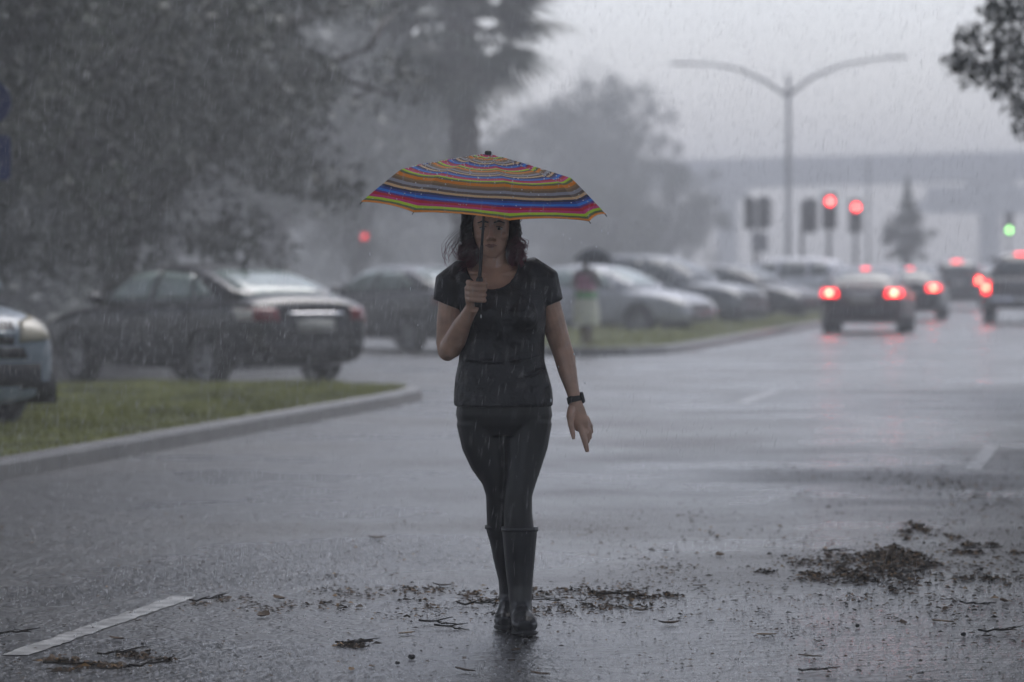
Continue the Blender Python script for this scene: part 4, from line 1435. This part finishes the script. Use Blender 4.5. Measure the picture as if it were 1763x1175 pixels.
def stripes():
    m = mat('striped_canopy_cloth', (.5, .1, .1), .6, spec=.2)
    t, N, L, p = nodes(m)
    a = N.new('ShaderNodeAttribute'); a.attribute_name = 'along'
    # pattern measured from the rim inwards, repeating
    mul = N.new('ShaderNodeMath'); mul.operation = 'MULTIPLY_ADD'; mul.inputs[1].default_value = -1.0 / .285; mul.inputs[2].default_value = 1.0 / .285
    L.new(a.outputs['Fac'], mul.inputs[0])
    fr = N.new('ShaderNodeMath'); fr.operation = 'FRACT'
    L.new(mul.outputs[0], fr.inputs[0])
    r = N.new('ShaderNodeValToRGB')
    cols = [(0.0, (224, 132, 28)), (.05, (100, 110, 74)), (.11, (176, 210, 36)), (.185, (196, 44, 118)), (.265, (184, 18, 44)), (.35, (96, 40, 130)), (.405, (40, 120, 210)), (.48, (46, 70, 150)), (.54, (44, 48, 82)), (.605, (214, 178, 136)),
            (.675, (104, 90, 82)), (.745, (152, 152, 162)), (.83, (124, 102, 82)), (.90, (150, 120, 80)), (.955, (224, 132, 28))]
    cr = r.color_ramp
    cr.interpolation = 'CONSTANT'
    while len(cr.elements) < len(cols): cr.elements.new(.5)
    for e, (pos, c) in zip(cr.elements, cols):
        e.position = pos; e.color = (*srgb(*c), 1)
    L.new(fr.outputs[0], r.inputs[0])
    L.new(r.outputs[0], p.inputs['Base Color'])
    p.inputs['Sheen Weight'].default_value = 0.0
    # thin cloth lets some light through
    tr = N.new('ShaderNodeBsdfTranslucent')
    L.new(r.outputs[0], tr.inputs['Color'])
    mix = N.new('ShaderNodeMixShader'); mix.inputs[0].default_value = .30
    L.new(p.outputs[0], mix.inputs[1]); L.new(tr.outputs[0], mix.inputs[2])
    out = [n for n in N if n.type == 'OUTPUT_MATERIAL'][0]
    L.new(mix.outputs[0], out.inputs['Surface'])
    tc = N.new('ShaderNodeTexCoord')
    nz = N.new('ShaderNodeTexNoise'); nz.inputs['Scale'].default_value = 220
    L.new(tc.outputs['Object'], nz.inputs['Vector'])
    bp = N.new('ShaderNodeBump'); bp.inputs['Strength'].default_value = .25; bp.inputs['Distance'].default_value = .002
    L.new(nz.outputs['Fac'], bp.inputs['Height']); L.new(bp.outputs[0], p.inputs['Normal'])
    return m


M['canopy'] = stripes()
M['drop'] = mat('water_drop', (.75, .77, .8), .05, spec=.8, noise=(300, .1))
M['edge_cloth'] = mat('orange_hem', srgb(226, 140, 40), .5, noise=(60, .15))


def rib_angle(k):
    return R(-78 + 45 * k)


def canopy_profile(t):
    """t 0 top .. 1 rim: radius and height above the rim plane; a kink where the ribs fold"""
    Rm, Hm = .474, .206
    if t < .68:
        u = t / .68
        return Rm * .695 * u, Hm - .060 * u ** 1.15 - .016 * u
    u = (t - .68) / .32
    return Rm * (.695 + .305 * u), (Hm - .076) * (1 - u ** 1.04)


def umbrella():
    A = Vector((.069, -.10, 1)).normalized()
    wpos = Vector(((868 - CX) / 446.0, 14.86, 0))
    G = wpos + Vector((-.097, -.212, 1.313))
    o = empty('umbrella', G)
    zax = A
    yax = (Vector((0, 1, 0)) - zax * zax.y).normalized()
    xax = yax.cross(zax)
    # further forward and sideways tilt of the canopy itself is the shaft's own tilt
    o.matrix_world = Matrix.Translation(G) @ Matrix((xax, yax, zax)).transposed().to_4x4()
    rim_z = .325
    NT, NS = 30, 8
    for p in range(8):
        a0, a1 = rib_angle(p), rib_angle(p + 1)
        vs, fs, al = [], [], []
        for j in range(NT + 1):
            t = .035 + .965 * j / NT
            r, z = canopy_profile(t)
            for i in range(NS + 1):
                u = i / NS
                d0 = Vector((math.sin(a0), -math.cos(a0), 0)); d1 = Vector((math.sin(a1), -math.cos(a1), 0))
                d = d0.lerp(d1, u)                      # straight chord between ribs
                sag = 4 * u * (1 - u)
                rr = r * (1 - .010 * sag * t)
                zz = z - .010 * sag * math.sin(t * 3.1) + (.009 * sag * max(0, t - .85) / .15)
                vs.append((d.x * rr, d.y * rr, rim_z + zz)); al.append(t + .0015 * math.sin(i * 2.2 + j))
        for j in range(NT):
            for i in range(NS):
                a = j * (NS + 1) + i
                fs.append((a, a + 1, a + NS + 2, a + NS + 1))
        me = npmesh('canopy_panel', np.array(vs), np.array(fs), M['canopy'], False)
        vattr(me, 'along', al)
        pn = link('canopy_panel', me, o)
        hb = MB(); hb.tube([vs[NT * (NS + 1) + i] for i in range(NS + 1)], .0018, 5); hb.build('hem', M['edge_cloth'], pn, True)
    for p in range(8):
        a = rib_angle(p)
        d = Vector((math.sin(a), -math.cos(a), 0))
        pts = []
        for t in (.04, .3, .5, .67, .69, .85, 1.0):
            r, z = canopy_profile(t)
            pts.append(d * r + Vector((0, 0, rim_z + z - .004)))
        pts.append(pts[-1] + d * .006 + Vector((0, 0, -.006)))
        rib = MB().tube(pts, .0017, 6).build('rib', M['dark_steel'], o, True)
        r, z = canopy_profile(.45)
        MB().tube([Vector((0, 0, rim_z + .02)), d * r + Vector((0, 0, rim_z + z - .006))], .0016, 6).build('stretcher', M['dark_steel'], rib, True)
    MB().tube([(0, 0, -.055), (0, 0, rim_z + .205)], .0052, 12).build('shaft', M['dark_steel'], o, True)
    MB().tube([(0, 0, .052), (0, 0, .18)], .0068, 12).build('lower_tube', M['dark_steel'], o, True)
    MB().lathe([(0, rim_z + .035), (.012, rim_z + .03), (.013, rim_z + .01), (.010, rim_z - .01), (0, rim_z - .012)], 14).build('runner', M['black_plastic'], o, True)
    MB().lathe([(0, -.058), (.010, -.056), (.0135, -.045), (.0125, .0), (.0135, .05), (.009, .06), (0, .062)], 16).build('handle', M['black_plastic'], o, True)
    MB().lathe([(0, rim_z + .218), (.011, rim_z + .216), (.014, rim_z + .209), (.012, rim_z + .203), (.020, rim_z + .200), (.020, rim_z + .197), (0, rim_z + .197)], 16).build('ferrule', M['black_plastic'], o, True)
    # beads of rain standing on the cloth
    rd = random.Random(3)
    db = MB()
    for i in range(520):
        t = rd.uniform(.06, .99); p = rd.randrange(8); u = rd.uniform(.03, .97)
        r, z = canopy_profile(t)
        a0, a1 = rib_angle(p), rib_angle(p + 1)
        d = Vector((math.sin(a0), -math.cos(a0), 0)).lerp(Vector((math.sin(a1), -math.cos(a1), 0)), u)
        s = rd.uniform(.0012, .0029)
        q = Vector((d.x * r, d.y * r, rim_z + z))
        db.ball(q, (s, s, s * .9), u=6, w=4)
    x = db.build('water_beads', M['drop'], o, True)
    x['kind'] = 'stuff'
    tag(o, 'multicoloured striped folding umbrella held up by the woman', 'umbrella')


umbrella()

# ------------------------------------------------------------------ the distant walker
M['pink'] = mat('pink_top', (.46, .15, .26), .6, noise=(6, .3))
M['green_bag'] = mat('green_cloth', (.15, .36, .13), .6, noise=(6, .3))
M['cream'] = mat('cream_cloth', (.66, .66, .52), .6, noise=(6, .2), bump=(9, .6, .03))
M['dark_skin'] = mat('brown_skin', (.13, .085, .065), .45, noise=(10, .15))
M['slate'] = mat('slate_umbrella_cloth', (.018, .024, .03), 1.0, spec=.05, noise=(5, .2))


def walker():
    d = 63.0
    p = at(1009, 0, d)
    o = empty('person', (p.x, d, .12))
    b = MB()
    b.ball((0, 0, 1.40), (.075, .09, .11))
    b.tube([(0, .01, 1.34), (0, .01, 1.2)], [.045, .06], 12)
    b.loft([(.72, 0, 0, .15, .11), (.95, 0, 0, .13, .10), (1.12, 0, 0, .15, .11), (1.22, 0, 0, .16, .09), (1.26, 0, 0, .09, .06)], 24)
    b.tube([(-.14, 0, 1.2), (-.22, .0, .98), (-.17, -.14, .92)], [.05, .042, .03], 12); b.ball((-.16, -.16, .92), (.03, .04, .035))
    b.tube([(.14, 0, 1.2), (.21, -.02, 1.0), (.12, -.16, 1.12)], [.05, .042, .03], 12); b.ball((.11, -.18, 1.13), (.03, .03, .045))
    b.tube([(-.07, 0, .74), (-.06, -.04, .42), (-.05, .12, .08)], [.085, .06, .04], 14); b.tube([(-.05, .14, .05), (-.05, .02, .03)], [.035, .03], 10)
    b.tube([(.07, 0, .74), (.06, .0, .42), (.05, -.02, .06)], [.085, .06, .04], 14); b.tube([(.05, .02, .035), (.05, -.12, .028)], [.038, .028], 10)
    link('body', remesh(b, .012, 3, M['dark_skin']), o)
    t = MB(); t.loft([(.88, 0, 0, .16, .125), (1.0, 0, 0, .155, .12), (1.12, 0, 0, .17, .13), (1.18, 0, 0, .15, .11)], 24); link('sleeveless_top', remesh(t, .012, 2, M['pink']), o)
    t = MB(); t.loft([(.76, 0, 0, .185, .15), (.82, 0, 0, .185, .15), (.90, 0, 0, .172, .135)], 24); link('waist_wrap', remesh(t, .012, 2, M['green_bag']), o)
    t = MB(); t.loft([(.34, .01, 0, .215, .17), (.5, .01, 0, .215, .17), (.70, 0, 0, .20, .16), (.80, 0, 0, .175, .14)], 24); link('skirt', remesh(t, .012, 2, M['cream']), o)
    t = MB(); t.loft([(1.36, 0, .03, .08, .08), (1.42, 0, .02, .09, .095), (1.48, 0, .01, .082, .09), (1.52, 0, .01, .05, .05)], 20); link('hair', remesh(t, .012, 2, M['brow']), o)
    tag(o, 'distant walker in pink top, green waist wrap and cream skirt on the far median', 'person')
    u = empty('umbrella', (p.x + .11, d - .18, .12 + 1.13))
    u.rotation_euler = (R(4), R(6), 0)
    MB().tube([(0, 0, -.12), (0, 0, .48)], .007, 8).build('shaft', M['dark_steel'], u, True)
    MB().lathe([(0, -.13), (.014, -.12), (.014, -.02), (0, -.01)], 10).build('handle', M['black_plastic'], u, True)
    for k in range(8):
        a0, a1 = 2 * math.pi * k / 8, 2 * math.pi * (k + 1) / 8
        vs, fs = [], []
        for j in range(7):
            t_ = j / 6
            r = .37 * t_; z = .46 - .23 * t_ ** 2.2
            for q in (0, .5, 1):
                a = a0 + (a1 - a0) * q
                rr = r * (1 if q != .5 else .94)
                vs.append((math.cos(a) * rr, math.sin(a) * rr, z - (.0 if q != .5 else -.004 * t_)))
        for j in range(6):
            for q in (0, 1):
                i = j * 3 + q
                fs.append((i, i + 1, i + 4, i + 3))
        me = npmesh('canopy_panel', np.array(vs), np.array(fs), M['slate'], True)
        link('canopy_panel', me, u)
        MB().tube([(math.cos(a0) * .37 * t_, math.sin(a0) * .37 * t_, .455 - .23 * t_ ** 2.2) for t_ in (0, .3, .6, .8, 1)], .003, 5).build('rib', M['dark_steel'], u)
    tag(u, 'slate grey umbrella above the distant walker', 'umbrella')


walker()

# ------------------------------------------------------------------ storm litter on the road
M['leaf_brown'] = mat('wet_brown_leaf', (.080, .050, .028), .7, spec=.15, noise=(40, .45))
M['leaf_tan'] = mat('wet_tan_leaf', (.20, .115, .04), .6, spec=.2, noise=(40, .35))
M['twig'] = mat('wet_twig', (.020, .016, .013), .7, spec=.15, noise=(40, .35))
M['pod'] = mat('wet_acorn', (.018, .015, .014), .35, noise=(40, .3))
M['litter'] = mat('storm_litter', (.028, .021, .015), .85, spec=.1, noise=(18, .6))


def leaf_mesh(seed, L_, W_, curl, m):
    rd = random.Random(seed)
    vs, fs = [], []
    n = 6
    for i in range(n + 1):
        t = i / n
        w = W_ * math.sin(math.pi * min(1, t * .92 + .06)) ** .8 * rd.uniform(.8, 1.15)
        z = .006 + curl * (2 * t - 1) ** 2 * L_
        vs += [(-L_ / 2 + L_ * t, -w / 2, z + curl * w * .8), (-L_ / 2 + L_ * t, 0, z - .002), (-L_ / 2 + L_ * t, w / 2, z + curl * w)]
        if i:
            a = 3 * (i - 1)
            fs += [(a, a + 1, a + 4, a + 3), (a + 1, a + 2, a + 5, a + 4)]
    k = len(vs)
    vs += [(x, y, z + .0012) for x, y, z in vs]
    fs += [tuple(k + i for i in reversed(f_)) for f_ in fs]
    mb = MB(); mb.add(vs, fs)
    return mb.mesh('fallen_leaf', m, True)


def twig_mesh(seed, L_):
    rd = random.Random(seed)
    mb = MB()
    P_ = [Vector((-L_ / 2 + L_ * i / 5, rd.uniform(-.012, .012), .006 + rd.uniform(0, .006))) for i in range(6)]
    mb.tube(P_, [.004, .0038, .0034, .003, .0024, .0014], 6)
    for i in (1, 3, 4):
        s = rd.choice((-1, 1))
        mb.tube([P_[i], P_[i] + Vector((.03, s * .02, .006)), P_[i] + Vector((.055, s * rd.uniform(.02, .05), .008))], [.003, .0022, .0012], 5)
    return mb.mesh('twig', M['twig'], True)


LEAVES = [leaf_mesh(i, .055 + .006 * i, .022 + .003 * i, (.02, .05, .09)[i % 3], M['leaf_brown' if i % 3 else 'leaf_tan']) for i in range(6)]
TWIGS = [twig_mesh(i, (.07, .09, .13, .17)[i]) for i in range(4)]
pb = MB(); pb.ball((0, 0, .010), (.015, .012, .011), u=10, w=7)
POD = pb.mesh('acorn', M['pod'], True)


def zone(px, py):
    if px < 300: return 'by the left lane dash'
    if px < 600: return 'between the lane dash and the woman'
    if px < 820: return "just left of the woman's boots"
    if px < 960: return "at the woman's boots"
    if px < 1330: return "just right of the woman's boots"
    if px < 1600: return 'around the big leaf heap'
    return 'near the right edge'


ORD = ('nearest', 'second nearest', 'third nearest', 'fourth nearest', 'fifth nearest', 'sixth nearest', 'seventh nearest', 'eighth nearest', 'ninth nearest')


def relabel(group):
    its = [o for o in COL.objects if o.get('group') == group]
    by = {}
    for o in its:
        by.setdefault((o['label'], o['zone']), []).append(o)
    for (lb, zn), l in by.items():
        l.sort(key=lambda o: o.location.y)
        for i, o in enumerate(l):
            o['label'] = lb + ' ' + zn + ('' if len(l) == 1 else ', ' + ORD[i] + ' to us')
    for o in its:
        del o['zone']


def drop_item(name, me, px, py, label, cat, group, rz=None, sc=1.0):
    p = gnd(px, py, 0)
    o = link(name, me)
    o.location = (p.x, p.y, .003)
    o.rotation_euler = (random.uniform(-.12, .12), random.uniform(-.12, .12), random.uniform(0, 6.28) if rz is None else rz)
    o.scale = (sc, sc, sc)
    tag(o, label, cat, group)
    o['zone'] = zone(px, py)


for i, (px, py) in enumerate(((604, 1158), (1152, 1078), (1556, 1077), (1395, 1135), (887, 1125), (648, 930), (640, 1152), (1240, 960), (1146, 952), (700, 1095), (800, 1160), (1100, 1055), (1205, 1012), (760, 1012), (1560, 905), (1320, 1098),
                              (930, 1166), (480, 1035), (560, 1018), (452, 1065), (200, 1105), (1625, 1075), (1700, 1100), (1730, 1040))):
    tan = i % 3 == 0
    drop_item('fallen_leaf', LEAVES[(0 if tan else 1 + i % 2) + 3 * (i % 2)], px, py, ('tan fallen leaf' if tan else 'brown fallen leaf') if ((0 if tan else 1 + i % 2) + 3 * (i % 2)) % 3 == 0 or not tan else 'tan fallen leaf', 'leaf', 'fallen leaves on the wet road', sc=random.uniform(.9, 1.3))
for i, (px, py, rz, k) in enumerate(((610, 1112, .15, 2), (745, 1077, .05, 1), (770, 1085, -.1, 1), (355, 1037, .1, 2), (120, 1150, .2, 3), (200, 1130, -.1, 2), (1060, 1028, .02, 2), (930, 1038, .05, 3), (1436, 953, .1, 1), (1690, 948, -.08, 3),
                                     (1400, 1160, -.6, 2), (260, 1150, .5, 2), (820, 1045, .1, 2), (1480, 1005, .1, 3), (1560, 990, -.1, 2), (1680, 1045, 0, 2), (1720, 1092, .1, 2), (20, 1095, 0, 2))):
    drop_item('twig', TWIGS[k], px, py, 'thin dark twig', 'twig', 'twigs on the wet road', rz, sc=random.uniform(.9, 1.25))
for i, (px, py) in enumerate(((1480, 1040), (1477, 1083), (684, 1147), (708, 1138), (1610, 1072), (1660, 1098), (1690, 985), (244, 1113), (905, 1110))):
    drop_item('acorn', POD, px, py, 'round dark acorn', 'acorn', 'acorns on the wet road', sc=random.uniform(.5, .95))

for g_ in ('fallen leaves on the wet road', 'twigs on the wet road', 'acorns on the wet road'):
    relabel(g_)


def litter():
    spots = []
    def cluster(px, py, sx, sy, n, s=1.0, h=.0):
        c = gnd(px, py)
        sub = [(rng.normal() * sx, rng.normal() * sy) for _ in range(max(4, n // 22))]
        for _ in range(int(n * 1.7)):
            a, b = sub[rng.integers(len(sub))]
            dx, dy = rng.normal() * sx * .28, rng.normal() * sy * .28
            fall = math.exp(-((a / sx) ** 2 + (b / sy) ** 2) * .35)
            spots.append((c.x + a + dx, c.y + b + dy, s * rng.uniform(.5, 1.5), h * .4 * fall * rng.uniform(0, 1)))
    cluster(1500, 985, .17, .6, 620, .9, .022)
    cluster(1560, 975, .4, 1.0, 420, .8)
    cluster(1000, 1035, .5, .45, 420, .7)
    cluster(1300, 1060, .6, .8, 300, .6)
    cluster(1540, 965, .09, .35, 420, 1.1, .04)
    cluster(1440, 998, .12, .2, 200, .9, .012)
    cluster(1580, 915, .08, .5, 150, 1.0, .03)
    cluster(1690, 948, .09, .25, 120, 1.0, .015)
    cluster(1600, 1000, .2, .3, 160, .8, .01)
    cluster(110, 1150, .10, .12, 170, .9, .012)
    cluster(230, 1135, .09, .15, 90, .8, .008)
    cluster(600, 1110, .07, .08, 80, .8, .01)
    cluster(360, 1040, .07, .2, 60, .8)
    cluster(470, 1050, .12, .4, 60, .8)
    cluster(990, 1030, .22, .35, 260, .8, .010)
    cluster(1080, 1028, .12, .15, 120, .9, .014)
    cluster(760, 1030, .2, .4, 150, .8, .008)
    cluster(830, 1055, .22, .25, 120, .7, .006)
    cluster(640, 1010, .25, .5, 90, .8)
    cluster(1250, 950, .4, 1.6, 150, .8)
    cluster(1650, 860, .4, 3.0, 480, .9)
    cluster(1720, 1000, .35, 1.6, 560, .9)
    cluster(1120, 985, .4, .8, 120, .8)
    for _ in range(4200):                       # thin scatter, thicker toward the kerb lane
        y = rng.uniform(11.8, 22)
        x = rng.uniform(-.133 * y - .3, .133 * y + .5)
        spots.append((x, y, rng.uniform(.2, .8) ** 1.6 + .12, 0))
    for _ in range(1700):
        y = rng.uniform(12.5, 31); x = rng.normal(2.15 + .16 * (y - 17), .6)
        spots.append((x, y, rng.uniform(.3, 1.0), 0))
    vs, fs = [], []
    for (x, y, s, h) in spots:
        o = len(vs)
        L_ = s * rng.uniform(.006, .020); w = L_ * (rng.uniform(.12, .25) if rng.random() < .35 else rng.uniform(.35, .8))
        a = rng.uniform(0, 6.28); ca, sa = math.cos(a), math.sin(a)
        z = .0045 + h
        tl = rng.uniform(0, .5) * w + (rng.uniform(0, .5) * L_ if h else 0)
        th = s * rng.uniform(.002, .007)
        P_ = [(-L_, 0, 0), (0, -w, 0), (L_, 0, 0), (0, w, tl), (0, 0, th + tl * .5)]
        vs += [(x + px * ca - py * sa, y + px * sa + py * ca, z + pz) for px, py, pz in P_]
        fs += [(o, o + 1, o + 4), (o + 1, o + 2, o + 4), (o + 2, o + 3, o + 4), (o + 3, o, o + 4)]
    me = npmesh('leaf_litter', np.array(vs), np.array(fs), M['litter'])
    me.materials.append(M['leaf_brown']); me.materials.append(M['leaf_tan'])
    mi = np.repeat(rng.choice([0, 1, 2], len(spots), p=[.55, .37, .08]), 4).astype(np.int32)
    me.polygons.foreach_set('material_index', mi)
    ob = link('leaf_litter', me)
    tag(ob, 'scattered bits of leaf and bark washed over the wet road', 'litter', kind='stuff')


litter()

# ------------------------------------------------------------------ rain in the air and splashes on the road
M['rain'] = mat('falling_rain', (.80, .82, .85), .2, noise=(3, .05))
t_, N_, L_, p_ = nodes(M['rain'])
tl_ = N_.new('ShaderNodeBsdfTranslucent'); tl_.inputs['Color'].default_value = (.9, .92, .95, 1)
mx_ = N_.new('ShaderNodeMixShader'); mx_.inputs[0].default_value = .6
L_.new(p_.outputs[0], mx_.inputs[1]); L_.new(tl_.outputs[0], mx_.inputs[2])
tp_ = N_.new('ShaderNodeBsdfTransparent')
mx2_ = N_.new('ShaderNodeMixShader'); mx2_.inputs[0].default_value = .55
L_.new(tp_.outputs[0], mx2_.inputs[1]); L_.new(mx_.outputs[0], mx2_.inputs[2])
L_.new(mx2_.outputs[0], [n for n in N_ if n.type == 'OUTPUT_MATERIAL'][0].inputs['Surface'])


def needles(P_, D, rad):
    """thin spindles: centre P_, half-vector D, radius rad"""
    n = len(P_)
    a = np.cross(D, np.array([.3, 1.0, .1])); a /= np.linalg.norm(a, axis=1)[:, None]
    b = np.cross(D, a); b /= np.linalg.norm(b, axis=1)[:, None]
    v = np.empty((n, 5, 3))
    v[:, 0] = P_ - D; v[:, 4] = P_ + D
    for k in range(3):
        an = 2 * np.pi * k / 3
        v[:, 1 + k] = P_ + (a * math.cos(an) + b * math.sin(an)) * rad[:, None] - D * .25
    base = (np.arange(n) * 5)[:, None]
    tri = np.array([(0, 2, 1), (0, 3, 2), (0, 1, 3), (4, 1, 2), (4, 2, 3), (4, 3, 1)])
    f = (base[:, None, :] + tri[None]).reshape(-1, 3)
    return v.reshape(-1, 3), f


def rain():
    n = 170000
    y = 8.5 + 38 * rng.uniform(0, 1, n) ** .8
    x = rng.uniform(-1, 1, n) * (1.6 + .16 * y)
    z = rng.uniform(.02, 1, n) * (2.2 + .095 * y)
    ln = rng.uniform(.008, .030, n)
    sl = rng.normal(.13, .05, n)
    D = np.stack([ln * sl, ln * rng.normal(0, .05, n), ln], 1)
    rad = rng.uniform(.3, 1.2, n) * (.00006 + .000037 * y)
    # the woman keeps dry under her canopy
    dry = ((x + .1) ** 2 + (y - 14.65) ** 2 < .40 ** 2) & (z < 1.75)
    P_ = np.stack([x, y, z], 1)[~dry]
    v, f = needles(P_, D[~dry], rad[~dry])
    tag(link('rain', npmesh('rain', v, f, M['rain'])), 'fine slanting rain filling the air over the road', 'rain', kind='stuff')
    # splash crowns
    n = 20000
    yy = 11 + 36 * rng.uniform(0, 1, n) ** 1.2
    xx = rng.uniform(-1, 1, n) * (.5 + .15 * yy)
    per = 5
    s = np.repeat(rng.uniform(.3, 1.0, n), per)
    an = rng.uniform(0, 2 * np.pi, n * per)
    ti = rng.uniform(.3, 1.1, n * per)
    L_ = s * rng.uniform(.003, .011, n * per)
    D = np.stack([np.cos(an) * np.sin(ti) * L_, np.sin(an) * np.sin(ti) * L_, np.cos(ti) * L_], 1)
    P_ = np.stack([np.repeat(xx, per), np.repeat(yy, per), np.full(n * per, .003)], 1) + D
    keep = np.ones(n * per, bool)
    v, f = needles(P_, D, s * .0008)
    tag(link('rain_splash', npmesh('rain_splash', v, f, M['rain'])), 'tiny splashes of rain bouncing off the road', 'splash', kind='stuff')
    # larger drops shed from the umbrella rim
    vs = MB()
    rd = random.Random(9)
    for (px, py) in ((970, 405), (985, 412), (1000, 418), (1025, 425), (1038, 398), (1046, 402), (640, 438), (720, 560), (728, 598), (980, 520), (992, 610), (948, 690), (964, 632), (832, 545), (1008, 660), (706, 498)):
        p = at(px + rd.uniform(-4, 4), py, 14.6 + rd.uniform(-.3, .3))
        s = rd.uniform(.0022, .0038)
        vs.ball(p, (s * .7, s * .7, s * rd.uniform(1.2, 2.6)), u=8, w=6)
    x = vs.build('dripping_water', M['drop'], None, True)
    tag(x, 'bright drops falling from the rim of the striped umbrella', 'drops', kind='stuff')


rain()

# ------------------------------------------------------------------ rain haze
hm_ = bpy.data.materials.new('rain_haze')
hm_.use_nodes = True
hn = hm_.node_tree
for n_ in list(hn.nodes):
    if n_.type == 'BSDF_PRINCIPLED': hn.nodes.remove(n_)
pv = hn.nodes.new('ShaderNodeVolumePrincipled')
pv.inputs['Color'].default_value = (.93, .945, .97, 1)
pv.inputs['Density'].default_value = HAZE_DENSITY
pv.inputs['Anisotropy'].default_value = 0.0
hn.links.new(pv.outputs[0], [n_ for n_ in hn.nodes if n_.type == 'OUTPUT_MATERIAL'][0].inputs['Volume'])
g = MB(); g.box((0, 250, 8.6), (690, 630, 19.8))
hz = g.build('haze', hm_)
tag(hz, 'thin grey rain haze hanging over the whole street', 'haze', kind='stuff')
